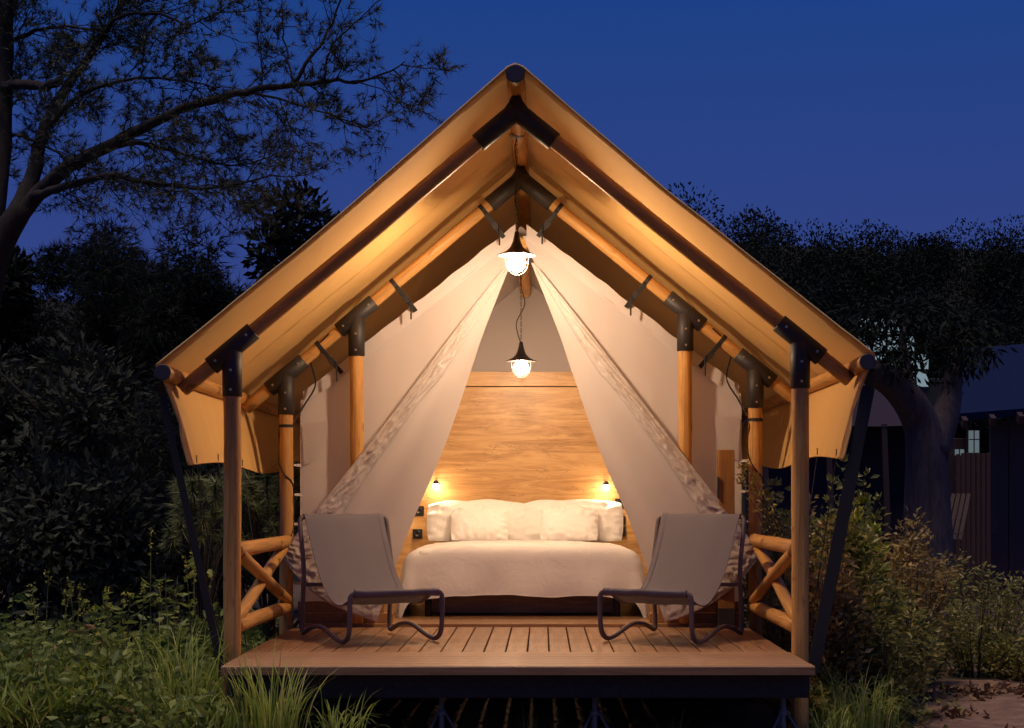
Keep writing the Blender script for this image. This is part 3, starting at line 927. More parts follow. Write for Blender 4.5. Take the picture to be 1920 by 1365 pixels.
# ------------------------------------------------------------------ pendant lamps
def pendant(x, y, z, ztop, label, glow, watts, cable, r=0.127):
    t = thing('pendant_lamp', label, 'lamp', (x, y, z), group='black pendant lamps hung along the ridge')
    prof = [(0.010, 0.168), (0.014, 0.164), (0.019, 0.135), (0.027, 0.10), (0.042, 0.066), (0.068, 0.040), (0.100, 0.023), (r, 0.014), (r + 0.002, 0.010), (r - 0.004, 0.009), (0.10, 0.018), (0.063, 0.032), (0.037, 0.055), (0.022, 0.085), (0.0, 0.10)]
    v, f = lathe(prof, (x, y, z), 32); mobj('shade', v, f, ENAMEL, t, True)
    v, f = lathe([(0.0, -0.104), (0.018, -0.097), (0.040, -0.083), (0.054, -0.060), (0.058, -0.036), (0.052, -0.012), (0.036, 0.004), (0.024, 0.016), (0.0, 0.018)], (x, y, z), 28)
    mobj('bulb', v, f, glow, t, True)
    hoops = []
    for a in (25, 115):
        ca, sa = math.cos(R(a)), math.sin(R(a))
        pts = [Vector((x + ca * q * 0.084, y + sa * q * 0.084, z + zz)) for q, zz in ((-1, 0.03), (-1.0, -0.02), (-0.86, -0.07), (-0.45, -0.108), (0, -0.118), (0.45, -0.108), (0.86, -0.07), (1.0, -0.02), (1, 0.03))]
        hoops.append(tube([spline(pts, i / 24) for i in range(25)], 0.0016, 5))
    v, f = join(hoops); mobj('wire_guard', v, f, ENAMEL, t, True)
    # chain of small links and the supply cable beside it
    links = []
    L = ztop - (z + 0.163)
    n = int(L / 0.026)
    for i in range(n):
        zc = z + 0.166 + (i + 0.5) * L / n
        ax = Vector((1, 0, 0)) if i % 2 else Vector((0, 1, 0))
        pts = [Vector((x, y, zc)) + ax * 0.006 * math.cos(q) + Vector((0, 0, 0.016 * math.sin(q))) for q in [2 * math.pi * k / 10 for k in range(10)]]
        links.append(tube(pts, 0.0016, 4, closed=True))
    v, f = join(links); mobj('chain', v, f, STEEL, t)
    pts = [Vector((x + a, y + b, z + 0.163 + c * L)) for a, b, c in cable]
    v, f = tube([spline(pts, i / 50) for i in range(51)], 0.0042, 6); mobj('cable', v, f, CABLE, t, True)
    v, f = lathe([(0.0, 0.0), (0.03, 0.001), (0.046, 0.008), (0.05, 0.018), (0.05, 0.03), (0.0, 0.03)], (x, y, ztop - 0.012), 24)
    mobj('ceiling_rose', v, f, GALV, t, True)
    ld = bpy.data.lights.new('lamp_light', 'SPOT')
    ld.energy = watts; ld.color = (1.0, 0.65, 0.37); ld.spot_size = R(150); ld.spot_blend = 0.85; ld.shadow_soft_size = 0.05
    lo = bpy.data.objects.new('lamp_light', ld); COL.objects.link(lo); lo.parent = t
    lo.location = (0, 0, -0.135)
LX = P(969, 488, 10.46).x
pendant(LX, 10.46, 2.49, 3.275, 'lit black pendant lamp over the terrace, hanging from the roof ridge', BULB, 40,
        [(0.0, 0.0, -0.02), (0.012, 0.0, 0.12), (-0.012, 0, 0.35), (0.008, 0, 0.6), (-0.012, 0, 0.85), (0.0, 0, 0.99)])
LX2 = P(977, 684, 12.8).x
pendant(LX2, 12.8, 2.0, 2.715, 'lit black pendant lamp inside the tent above the bed', BULB_IN, 48,
        [(0.0, 0.0, -0.02), (-0.03, 0.0, 0.15), (-0.035, 0, 0.3), (0.02, 0, 0.5), (0.028, 0, 0.62), (0.0, 0, 0.8), (0.0, 0, 0.99)], 0.125)

# ------------------------------------------------------------------ sling chairs
def chair(loc, rz, flip, label):
    t = thing('sling_chair', label, 'chair', loc, rz, 'low sling chairs on the terrace')
    w = 0.312
    side = [(-0.055, 0.79), (0.045, 0.44), (0.005, 0.13), (0.0, 0.017), (0.17, 0.075), (0.36, 0.098), (0.62, 0.030), (0.745, 0.0165), (0.83, 0.06), (0.845, 0.17), (0.845, 0.328)]
    rad = [0.045, 0.10, 0.07, 0.045, 0.06, 0.12, 0.06, 0.05, 0.05, 0.05, 0.045]
    pts = [Vector((-w, u, z)) for u, z in side] + [Vector((w, u, z)) for u, z in reversed(side)]
    v, f = tube(fillet(pts, rad + rad[::-1], 6, closed=True), 0.0158, 10, closed=True)
    mobj('tube_frame', v, f, TUBE, t, True, local=True)
    v, f = tube([(-w, 0.030, 0.345), (w, 0.030, 0.345)], 0.0125, 10); mobj('crossbar', v, f, TUBE, t, True, local=True)
    sl = [Vector((0, u, z)) for u, z in ((-0.073, 0.792), (-0.058, 0.808), (-0.03, 0.79), (0.04, 0.67), (0.15, 0.50), (0.28, 0.36), (0.42, 0.275), (0.56, 0.245), (0.70, 0.275), (0.80, 0.325), (0.845, 0.347), (0.865, 0.335), (0.86, 0.312), (0.835, 0.300), (0.78, 0.298))]
    def fab(u, v):
        p = spline(sl, v)
        a = u * 2 - 1
        mid = math.sin(math.pi * min(max((v - 0.12) / 0.62, 0), 1))
        x = a * (0.280 - 0.012 * mid)
        sag = (1 - a * a) * 0.020 * mid
        edge = 0.010 * mid * abs(a) ** 6
        return Vector((x, p.y + sag * 0.5 * (1 - v), p.z - sag * v - edge + 0.006 * nz(a * 2.4 + loc[0], v * 3.5, 3) + 0.003 * nz(a * 9 + loc[0], v * 5, 6) * mid))
    v, f = grid(fab, 22, 60); sg = mobj('sling', v, f, SLING, t, True, local=True)
    for q in (0.0, 0.94):
        v, f = grid(lambda u, w_, q=q: fab(q + 0.06 * u, w_) + Vector((0, 0.0022, 0.0026)), 2, 60); mobj('sling_hem', v, f, SLING, sg, True, local=True)
    for q in (0, 1):
        v, f = tube([fab(q, i / 60) + Vector((0, 0, 0.001)) for i in range(61)], 0.004, 6); mobj('sling_seam', v, f, SLING, sg, True, local=True)
    for sx in (-1, 1):
        for (u, z) in ((-0.048, 0.765), (0.845, 0.30)):
            v, f = tube([(sx * (w - 0.004), u, z), (sx * (w - 0.024), u, z)], 0.007, 8); mobj('end_plug', v, f, BOLT, t, True, local=True)
    return t
fw_ = Vector((0.47, -0.886))
chair((-1.180, 10.70, 0.0), math.atan2(-fw_.x, fw_.y), False, 'grey sling lounge chair on the left of the terrace, facing right')
chair((1.172, 10.69, 0.0), math.atan2(fw_.x, fw_.y) - 0.02, True, 'grey sling lounge chair on the right of the terrace, before the square post')

# ------------------------------------------------------------------ vegetation helpers
def unit(a):
    return a / np.maximum(np.linalg.norm(a, axis=1, keepdims=True), 1e-9)
def leaves(c, d, L, Wd, fold=0.25, r=rng):
    """folded lens-shaped leaves: c base points, d directions, L lengths, Wd widths"""
    n = len(c)
    L = np.broadcast_to(L, n)[:, None]; Wd = np.broadcast_to(Wd, n)[:, None]
    d = unit(d)
    s = unit(np.cross(d, r.normal(size=(n, 3))))
    nn = np.cross(s, d)
    mid = c + d * L * 0.5
    v = np.stack([c, mid + s * Wd / 2 + nn * Wd * fold, c + d * L - nn * L * 0.12, mid - s * Wd / 2 + nn * Wd * fold], 1).reshape(-1, 3)
    i = np.arange(n)[:, None] * 4
    f = np.concatenate([i + [0, 1, 2], i + [0, 2, 3]], 0)
    return v, f
def needles(c, axis, k, L, wd, spread=0.8, r=rng):
    n = len(c)
    cc = np.repeat(c, k, 0)
    d = unit(np.repeat(unit(axis), k, 0) + r.normal(size=(n * k, 3)) * spread)
    ll = (L * r.uniform(0.6, 1.15, size=(n * k, 1)))
    s = unit(np.cross(d, r.normal(size=(n * k, 3)))) * wd
    v = np.stack([cc - s * 0.5, cc + s * 0.5, cc + d * ll], 1).reshape(-1, 3)
    f = np.arange(n * k * 3).reshape(-1, 3)
    return v, f
def tint(n, per, lo=0.0, hi=1.0, r=rng):
    return np.repeat(r.uniform(lo, hi, n), per)

# ------------------------------------------------------------------ the pine reaching in from the left
def pine():
    r = np.random.default_rng(21)
    rnd = random.Random(21)
    t = thing('pine_tree', 'bare-limbed pine with sprays of needles reaching across the dusk sky', 'tree', (-4.75, 13.6, -0.5))
    Y = 13.6
    trunk = [P(-90, 1300, Y), P(-70, 900, Y), P(-45, 640, Y), P(-10, 480, Y), P(45, 385, Y)]
    limbs = [
        ([P(20, 425, Y), P(70, 365, Y), P(130, 312, Y - 0.1), P(200, 275, Y - .2), P(280, 232, Y - .3), P(360, 198, Y - .35), P(450, 175, Y - .4), P(540, 162, Y - .4), P(620, 152, Y - .45), P(690, 150, Y - .5), P(760, 118, Y - .5)], 0.085, 0.005),
        ([P(30, 400, Y), P(62, 330, Y + .2), P(80, 250, Y + .4), P(118, 175, Y + .5), P(165, 110, Y + .6), P(200, 55, Y + .7), P(232, 5, Y + .8), P(250, -60, Y + .8)], 0.085, 0.012),
        ([P(-30, 500, Y), P(-5, 330, Y + .3), P(5, 180, Y + .5), P(8, 60, Y + .6), P(16, -80, Y + .6)], 0.12, 0.07),
        ([P(0, 165, Y + .5), P(40, 158, Y + .3), P(85, 162, Y + .1), P(112, 150, Y)], 0.055, 0.035),
        ([P(60, 370, Y), P(120, 350, Y - .5), P(210, 330, Y - .8), P(300, 345, Y - 1.0), P(400, 352, Y - 1.1), P(510, 328, Y - 1.2)], 0.045, 0.006),
        ([P(200, 275, Y - .2), P(270, 270, Y + .2), P(350, 290, Y + .4), P(430, 310, Y + .5), P(490, 300, Y + .5)], 0.03, 0.005),
        ([P(85, 245, Y + .4), P(150, 180, Y + .2), P(240, 150, Y), P(330, 150, Y - .1), P(410, 165, Y - .2)], 0.028, 0.005),
        ([P(185, 80, Y + .6), P(225, 30, Y + .3), P(300, 27, Y + .2), P(350, 45, Y + .1), P(420, 20, Y)], 0.024, 0.005),
        ([P(548, 160, Y - .4), P(585, 105, Y - .4), P(625, 40, Y - .3), P(650, -40, Y - .3)], 0.022, 0.006),
        ([P(550, 160, Y - .4), P(540, 110, Y - .3), P(530, 50, Y - .2), P(525, -30, Y - .2)], 0.013, 0.004),
        ([P(610, 152, Y - .45), P(620, 90, Y - .6), P(670, 40, Y - .7), P(720, -10, Y - .7)], 0.012, 0.004),
        ([P(470, 172, Y - .4), P(540, 190, Y - .5), P(620, 215, Y - .5), P(690, 240, Y - .5)], 0.014, 0.004),
        ([P(0, 250, Y + .5), P(60, 262, Y + .3), P(130, 300, Y + .1), P(200, 330, Y)], 0.02, 0.005),
        ([P(-20, 100, Y + .8), P(60, 60, Y + .8), P(130, 50, Y + .7), P(200, 60, Y + .6)], 0.03, 0.006),
    ]
    wood = [tube([spline(trunk, i / 14) for i in range(15)], [0.24 - 0.15 * i / 14 for i in range(15)], 12)]
    mobj('trunk', *wood[0], BARK, t, True)
    tufts, axes = [], []
    def twig(p, d, L, rad, lvl, dens):
        n = 4
        pts = [Vector(p)]
        dd = Vector(d).normalized()
        for i in range(n):
            dd = (dd + Vector((rnd.gauss(0, .2), rnd.gauss(0, .2), rnd.gauss(0, .2) + 0.03))).normalized()
            pts.append(pts[-1] + dd * (L / n))
        parts.append(tube(pts, [rad * (1 - 0.7 * i / n) for i in range(n + 1)], 4 if lvl > 1 else 5, cap=False))
        if lvl < 3:
            m = {0: 7, 1: 5, 2: 3}[lvl]
            for k in range(m):
                q = 0.2 + 0.8 * (k + rnd.random()) / m
                pp = spline(pts, q)
                side = Vector((rnd.gauss(0, 1), rnd.gauss(0, 0.7), rnd.gauss(0, 0.8)))
                nd = (dd + side * 0.75).normalized()
                twig(pp, nd, L * rnd.uniform(0.35, 0.62), max(rad * 0.5, 0.0022), lvl + 1, dens)
        if lvl >= 2:
            for k in range(2):
                if rnd.random() < dens:
                    tufts.append(tuple(spline(pts, 0.55 + 0.45 * k))); axes.append(tuple(dd))
    for idx, (pts, r0, r1) in enumerate(limbs):
        n = len(pts) * 4
        path = [spline(pts, i / n) + Vector((rnd.gauss(0, .006), rnd.gauss(0, .006), rnd.gauss(0, .006))) for i in range(n + 1)]
        parts = []
        br = mobj('limb', *tube(path, [r0 + (r1 - r0) * (i / n) ** 0.7 for i in range(n + 1)], 9), BARK, t, True)
        Lm = sum((path[i + 1] - path[i]).length for i in range(n))
        cnt = max(3, int(Lm * {0: 6.0, 1: 8, 2: 7, 4: 8, 5: 8, 6: 8, 7: 8, 13: 9}.get(idx, 5)))
        for k in range(cnt):
            q = (0.12 if idx > 3 else 0.2) + (0.88 if idx > 3 else 0.8) * (k + rnd.random()) / cnt
            q = min(q, 0.995)
            pp = spline(pts, q)
            dd = (spline(pts, min(q + .03, 1)) - spline(pts, max(q - .03, 0))).normalized()
            side = Vector((rnd.gauss(0, .6), rnd.gauss(0, .6), rnd.gauss(0, .8) - (0.25 if idx in (0, 11) else 0)))
            thin = idx in (8, 9, 10)
            twig(pp, dd + side * 0.8, rnd.uniform(0.28, 0.62) * (0.75 if thin else 1), 0.0065 if not thin else 0.005, 1, 0.25 if thin else 0.8)
        if parts: mobj('twigs', *join(parts), BARK, br, False)
    c, a = np.array(tufts), np.array(axes)
    v, f = needles(c, a, 11, 0.10, 0.007, 0.62, r)
    mobj('needles', v, f, L_PINE, t, colors=tint(len(c), 33, r=r))
pine()

# ------------------------------------------------------------------ crowns of trees farther back
def crown_points(r, n, R3, clumps, cr):
    cc = unit(r.normal(size=(clumps, 3))) * (r.uniform(0.35, 1, size=(clumps, 1)) ** 0.5)
    cc[:, 2] = np.where(cc[:, 2] < -0.45, -0.45 * r.random(clumps), cc[:, 2])
    cc *= np.array(R3)
    k = r.integers(0, clumps, n)
    o = unit(r.normal(size=(n, 3))) * (r.random((n, 1)) ** 0.45) * cr * r.uniform(0.6, 1.3, size=(clumps, 1))[k]
    return cc[k] + o, o
def tree(name, label, x, y, top, w, trunk_h, mat_, leafL, n, seed, group, bark=BARK, depth=None, cr=0.5, trunk_r=0.12, style='leaf'):
    r = np.random.default_rng(seed)
    z0 = ground_z(x, y)
    t = thing(name, label, 'tree', (x, y, z0), group=group)
    base_z = trunk_h
    Rz = (top - base_z) / 2
    cen = np.array((x, y, base_z + Rz))
    rnd = random.Random(seed)
    lean = Vector((rnd.uniform(-.3, .3), rnd.uniform(-.2, .2), 0))
    tp = [Vector((x, y, z0 - 0.05)), Vector((x, y, z0)) .lerp(Vector(cen), 0.5) + lean * 0.4, Vector(cen) + lean]
    v, f = tube([spline(tp, i / 8) for i in range(9)], [trunk_r * (1.15 - 0.8 * i / 8) for i in range(9)], 9)
    tr = mobj('trunk', v, f, bark, t, True)
    brs = []
    for k in range(7):
        q = rnd.uniform(0.45, 0.95)
        p0 = spline(tp, q)
        a = rnd.uniform(0, 6.28)
        e = Vector(cen) + Vector((math.cos(a) * w * 0.4, math.sin(a) * w * 0.3, rnd.uniform(-0.2, 0.8) * Rz))
        brs.append(tube([p0, p0.lerp(e, 0.5) + Vector((0, 0, 0.1)), e], [trunk_r * 0.4, trunk_r * 0.25, 0.01], 6))
    mobj('branches', *join(brs), bark, tr, True)
    pts, o = crown_points(r, n, (w / 2 - cr * 0.6, (depth or w) / 2 - cr * 0.6, Rz - cr * 0.5), max(14, int(w * 9)), cr)
    d = unit(o + r.normal(size=(n, 3)) * 0.5 * cr)
    if style == 'leaf':
        v, f = leaves(pts + cen, d, leafL * r.uniform(0.6, 1.2, n), leafL * 0.42, 0.2, r); per = 4
    else:
        d[:, 2] -= 0.35
        v, f = needles(pts + cen, d, 5, leafL, leafL * 0.085, 0.45, r); per = 15
    mobj('crown', v, f, mat_, t, colors=tint(n, per, r=r))
    return t
# dark wall of trees at the left
LT = [(-7.2, 19.5, 4.4, 3.6), (-5.4, 20.5, 4.55, 3.4), (-3.9, 19.0, 4.5, 3.2), (-2.6, 19.6, 4.6, 2.6), (-6.3, 16.8, 3.1, 3.0), (-4.4, 16.2, 2.7, 2.8), (-3.0, 15.6, 2.2, 2.2), (-6.0, 14.6, 1.7, 2.4), (-4.0, 13.9, 1.35, 2.0)]
LTL = ['dark leafy tree at the far left edge, behind the pine limb', 'dark bushy tree under the long pine limb, second from the left edge',
       'dark bushy tree at the left with leafy tips on the skyline', 'dark tree beside the left roof edge of the tent',
       'dim tall bush at the left edge below the skyline', 'dim tall bush left of the tent, midway to the picture edge',
       'dim bush just left of the tent eave', 'dark low bush at the left edge above the weeds', 'dark low bush above the weeds, nearer the tent']
for i, (x, y, tp, w) in enumerate(LT):
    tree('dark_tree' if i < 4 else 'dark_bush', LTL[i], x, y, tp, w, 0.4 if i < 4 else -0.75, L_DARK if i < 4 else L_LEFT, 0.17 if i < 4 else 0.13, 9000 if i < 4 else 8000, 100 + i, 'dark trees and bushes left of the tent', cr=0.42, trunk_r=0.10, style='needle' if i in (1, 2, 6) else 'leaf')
# wooded slope at the right
RT = [(3.9, 37.5, 8.1, 5.2), (5.9, 40, 8.35, 5.4), (8.6, 41, 8.1, 5.2), (11.4, 42, 8.4, 5.6), (14.3, 43, 8.5, 5.0), (17.6, 44, 8.2, 6.4), (21.0, 45, 8.4, 6), (5.9, 33, 5.6, 4.2), (8.4, 34, 5.4, 4.4), (11.4, 35, 5.6, 4.6), (14.6, 36, 5.6, 5.0)]
RTL = ['domed dark tree right behind the tent roof', 'broad domed dark tree on the right skyline, first after the roof', 'lower dark tree in the dip of the right skyline',
       'ragged dark tree on the right skyline after the dip', 'feathery dark tree on the skyline above the cabin', 'dark tree on the skyline near the right edge', 'dark tree at the right picture edge',
       'dark mid-slope tree right of the tent eave', 'dark mid-slope tree behind the leaning trunk', 'dark mid-slope tree above the cabin roof', 'dark mid-slope tree at the far right']
for i, (x, y, tp, w) in enumerate(RT):
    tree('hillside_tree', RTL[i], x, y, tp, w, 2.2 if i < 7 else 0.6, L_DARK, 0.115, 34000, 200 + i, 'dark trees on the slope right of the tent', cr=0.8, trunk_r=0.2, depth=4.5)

# ------------------------------------------------------------------ leaning trunk, cabin and far tent at the right
def gum():
    t = thing('leaning_tree', 'thick pale grey trunk leaning left before the dark cabin', 'tree', P(1735, 1010, 19.5) - Vector((0, 0, 0)))
    Y = 19.5
    a = [P(1742, 1150, Y), P(1740, 1020, Y), P(1738, 930, Y), P(1736, 850, Y), P(1725, 790, Y), P(1690, 735, Y - .2), P(1640, 700, Y - .4), P(1560, 680, Y - .6)]
    v, f = tube([spline(a, i / 28) for i in range(29)], [0.33 - 0.20 * (i / 28) for i in range(29)], 14); mobj('trunk', v, f, BARKP, t, True)
    b = [P(1745, 850, Y), P(1772, 780, Y + .2), P(1785, 720, Y + .4), P(1790, 670, Y + .6), P(1788, 630, Y + .7)]
    v, f = tube([spline(b, i / 16) for i in range(17)], [0.22 - 0.19 * (i / 16) for i in range(17)], 12); mobj('limb', v, f, BARKP, t, True)
    c = [P(1700, 745, Y - .2), P(1700, 700, Y), P(1692, 650, Y + .1), P(1695, 610, Y + .2)]
    v, f = tube([spline(c, i / 12) for i in range(13)], [0.10 - 0.07 * (i / 12) for i in range(13)], 9); mobj('limb', v, f, BARKP, t, True)
    r = np.random.default_rng(55)
    n = 3000
    cen = np.array(P(1700, 650, Y))
    pts, o = crown_points(r, n, (1.15, 0.9, 0.62), 40, 0.27)
    d = unit(o * 1.0 + r.normal(size=(n, 3)) * 0.3) ; d[:, 2] -= 0.7
    v, f = leaves(pts + cen, d, 0.15 * r.uniform(0.6, 1.2, n), 0.036, 0.15, r)
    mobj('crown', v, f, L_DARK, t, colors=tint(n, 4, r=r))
gum()

ROOFM = m_simple('dark_blue_roof', (0.008, 0.016, 0.06), 0.7, 0.0, 12, 0.1, 0.25)
ROOFM.node_tree.nodes['Principled BSDF'].inputs['Specular IOR Level'].default_value = 0.06
CABW = m_plain_wood('dim_cabin_boards', (0.035, 0.02, 0.024), (0.06, 0.034, 0.04), (12, 12, 1))
SLAT = m_plain_wood('dim_brown_slats', (0.05, 0.026, 0.018), (0.09, 0.05, 0.034), (12, 12, 1))
PANE = m_glow('pane_and_box_glow', (0.50, 0.66, 0.74), 0.2)
CY = 22.0
cb = thing('cabin', 'dim cabin with sloping dark blue roof and a lit pane at the right edge', 'cabin', (7.6, CY + 1.5, -0.5))
a, b = P(1788, 776, CY), P(2100, 752, CY)
rf = [a, b, P(2120, 628, CY + 2.2), P(1806, 654, CY + 2.2)]
th = Vector((0, 0.02, -0.10))
rv = rf + [p + th for p in rf]
mobj('roof', rv, [(0, 1, 2, 3), (7, 6, 5, 4), (0, 4, 5, 1), (1, 5, 6, 2), (2, 6, 7, 3), (3, 7, 4, 0)], ROOFM, cb)
for k in range(6):
    p = a.lerp(b, (k + 0.35) / 6); bar('rafter_tail', p + Vector((0, -0.12, -0.16)), p + Vector((0.05, 1.0, 0.30)), 0.07, 0.12, CABW, cb)
wx0, wx1 = P(1858, 800, CY + .7).x, 9.5
for k in range(9):
    x = wx0 + 0.26 * k
    box('wall_board', (x + 0.13, CY + 0.75, 0.78), (0.252, 0.04, 2.5), CABW, cb, 0.004)
wp = P(1826, 828, CY + 1.2)
lz = box('lit_pane_or_box', (wp.x, CY + 1.2, wp.z), (0.15, 0.012, 0.32), PANE, cb, 0.0)
box('glazing_bar', (wp.x, CY + 1.188, wp.z), (0.014, 0.012, 0.32), CABW, cb, 0.001)
box('glazing_bar', (wp.x, CY + 1.186, wp.z + 0.03), (0.15, 0.01, 0.014), CABW, cb, 0.001)
fr = box('pane_frame', (wp.x, CY + 1.225, wp.z), (0.21, 0.02, 0.38), CABW, cb, 0.002)
for dx in (-0.045, 0.03):
    p = P(1800, 848, CY + 1.2); box('lit_pane_or_box', (p.x + dx, CY + 1.2, p.z), (0.055, 0.012, 0.085), PANE, cb, 0.0)  # white boxes by the window, given the pane's glow to look pale
box('back_panel', (wp.x - 0.1, CY + 1.3, 0.6), (1.1, 0.04, 2.4), CABW, cb, 0.004)
bar('corner_post', P(1862, 1000, CY + .6), P(1862, 772, CY + .6), 0.09, 0.09, CABW, cb, up=(0, 1, 0))

sc_ = thing('slatted_screen', 'brown upright slatted screen beneath the lit pane of the cabin', 'screen', P(1825, 1000, CY - 0.2))
x0, x1 = P(1792, 900, CY - 0.2).x, P(1858, 900, CY - 0.2).x
for k in range(7):
    x = x0 + (x1 - x0) * (k + 0.5) / 7
    bar('slat', (x, CY - 0.2, -0.45), (x, CY - 0.2, P(0, 852, CY).z + 0.02 * random.random()), 0.055, 0.02, SLAT, sc_, up=(0, 1, 0))
for z in (0.1, 1.2): bar('cross_rail', (x0, CY - 0.17, z), (x1, CY - 0.17, z), 0.03, 0.05, SLAT, sc_)
pl = thing('leaning_pallet', 'small slatted pallet leaning against the trunk and screen', 'pallet', P(1785, 1010, CY - 1.0))
for k in range(4):
    a0, a1 = P(1768 + 10.5 * k, 1012, CY - 1.0), P(1788 + 9.5 * k, 926, CY - 0.7)
    bar('slat', a0, a1, 0.05, 0.02, SLAT, pl, up=(0.1, 1, 0))
bar('cross_rail', P(1767, 1003, CY - .96), P(1802, 1003, CY - .96), 0.03, 0.05, SLAT, pl)
bar('cross_rail', P(1786, 938, CY - .70), P(1820, 938, CY - .70), 0.03, 0.05, SLAT, pl)

TARP = m_canvas('dusky_far_canvas', (0.045, 0.034, 0.055), 0.05, (0.1, 0.08, 0.1))
for n_ in TARP.node_tree.nodes:
    if n_.type == 'BSDF_PRINCIPLED': n_.inputs['Specular IOR Level'].default_value = 0.05
ft = thing('far_tent', 'unlit purple-grey tent behind the right-hand bushes', 'tent', (5.0, 25.0, -0.5))
FYT = 24.0
def ftw(u, v):
    x = P(1400 + 330 * u, 0, FYT).x
    return Vector((x, FYT + 0.05 * nz(x * 2, v * 2) + 0.3 * v, -0.5 + 2.55 * v))
v, f = grid(ftw, 20, 10); mobj('front_canvas', v, f, TARP, ft, True)
def ftr(u, v):
    x = P(1380 + 370 * u, 0, FYT).x
    return Vector((x, FYT - 0.3 + 2.5 * v, 2.0 + 1.1 * v + 0.02 * nz(x * 2, v * 3)))
v, f = grid(ftr, 20, 8); mobj('roof_canvas', v, f, TARP, ft, True)
for px in (1440, 1560, 1665):
    bar('tent_post', P(px, 1010, FYT - .25), P(px - 8, 795, FYT - .25), 0.08, 0.08, CABW, ft, up=(0, 1, 0))

# an invented building whose glowing panes imitate pale glints between the leaves
fb = thing('glint_backdrop', 'added pale glow patches imitating glints through leaves right of the tent eave', 'backdrop', P(1670, 900, 30))
PALE = m_glow('added_glint_glow', (0.55, 0.75, 0.88), 0.34)  # added glow for the glints, not real glazing
WALLF = m_simple('glint_backing', (0.03, 0.03, 0.035), 0.9, 0, 4, 0.2, 0.2)
box('wall', (P(1680, 0, 30.2).x, 30.3, 1.3), (2.2, 0.3, 3.8), WALLF, fb, 0.01)  # made-up backing behind the glow patches
for i in range(5):
    for j in range(4):
        px, py = 1622 + 27 * i, 612 + 33 * j
        if (i, j) in ((4, 0), (3, 0), (4, 1), (0, 3)): continue
        p = P(px, py, 30.12); box('glint_patch', (p.x, 30.13, p.z), (0.22, 0.02, 0.28), PALE, fb, 0.0)

# ------------------------------------------------------------------ shrubs at the right
def shrub(label, x, y, top, w, n_stem, per, leafL, mat_, seed, name='leafy_shrub', group='shrubs right of the terrace', depth=None, lo=0.12, wratio=0.45, tiptuft=0):
    r = np.random.default_rng(seed); rnd = random.Random(seed)
    z0 = ground_z(x, y)
    t = thing(name, label, 'shrub', (x, y, z0), group=group)
    st, cs, ds = [], [], []
    for k in range(n_stem):
        a, q = rnd.uniform(0, 6.28), rnd.random() ** 0.5
        ex, ey = math.cos(a) * q * w / 2, math.sin(a) * q * (depth or w) / 2
        h = (top - z0) * (1 - 0.35 * q * q) * rnd.uniform(0.72, 1.03)
        p = [Vector((x + ex * 0.35, y + ey * 0.35, z0 - 0.02)), Vector((x + ex * 0.7, y + ey * 0.7, z0 + h * 0.45)), Vector((x + ex + rnd.gauss(0, .03), y + ey, z0 + h))]
        st.append(tube([spline(p, i / 5) for i in range(6)], [0.006 - 0.0009 * i for i in range(6)], 4, cap=False))
        for j in range(per):
            tt = lo + (1 - lo) * ((j + rnd.random()) / per) ** 0.85
            c = spline(p, tt)
            out = Vector((rnd.gauss(0, 1), rnd.gauss(0, 1), rnd.gauss(0.35, 0.5)))
            c = c + out.normalized() * rnd.random() * 0.07
            cs.append(tuple(c)); ds.append(tuple(out))
        for j in range(tiptuft):
            cs.append(tuple(p[2])); ds.append((rnd.gauss(0, .6), rnd.gauss(0, .6), 0.9))
    v, f = join(st); mobj('stems', v, f, TWIG, t)
    c, d = np.array(cs), np.array(ds)
    n = len(c)
    v, f = leaves(c, d, leafL * r.uniform(0.6, 1.25, n), leafL * wratio * r.uniform(0.8, 1.2, n), 0.2, r)
    mobj('leaves', v, f, mat_, t, colors=tint(n, 4, r=r))
    return t
shrub('russet-leaved shrub behind the right railing', 2.02, 11.75, 0.98, 0.75, 30, 60, 0.062, L_RED, 301)
shrub('green and yellow shrub with bright shoots just right of the front post', 2.08, 10.6, 0.80, 0.66, 44, 90, 0.066, L_SHRUB, 302, tiptuft=6)
shrub('tall lime-green shoots topping the right-hand shrubs', 2.27, 10.8, 0.98, 0.36, 14, 46, 0.085, L_LIME, 303, lo=0.55, tiptuft=12)
shrub('reddish brown bushy shrub right of the lime shoots', 2.62, 11.2, 0.86, 0.85, 52, 95, 0.058, L_RED, 304)
shrub('dense dark green small-leaved shrub near the deck corner', 2.30, 10.35, 0.42, 0.85, 54, 95, 0.054, L_SHRUB, 305)
shrub('olive small-leaved shrub low beside the dirt path', 2.85, 11.9, 0.40, 0.85, 50, 75, 0.045, L_SHRUB, 306)
shrub('dim shrub at the path edge below the cabin', 3.55, 12.5, 0.52, 0.95, 44, 70, 0.048, L_SHRUB, 307)
shrub('russet shrub half hidden behind the right tie-down strap', 1.98, 10.15, 0.62, 0.48, 34, 80, 0.058, L_RED, 308)
shrub('small plant at the right picture edge by the path', 3.70, 12.1, -0.08, 0.45, 22, 50, 0.05, L_SHRUB, 309)
shrub('dark green shrub with upright tips behind the right front post', 2.05, 13.2, 1.12, 0.7, 26, 60, 0.085, L_SHRUB, 310, tiptuft=6)
shrub('dim tall shrub in front of the far tent', 2.75, 13.6, 1.2, 0.7, 24, 60, 0.085, L_SHRUB, 311, tiptuft=6)

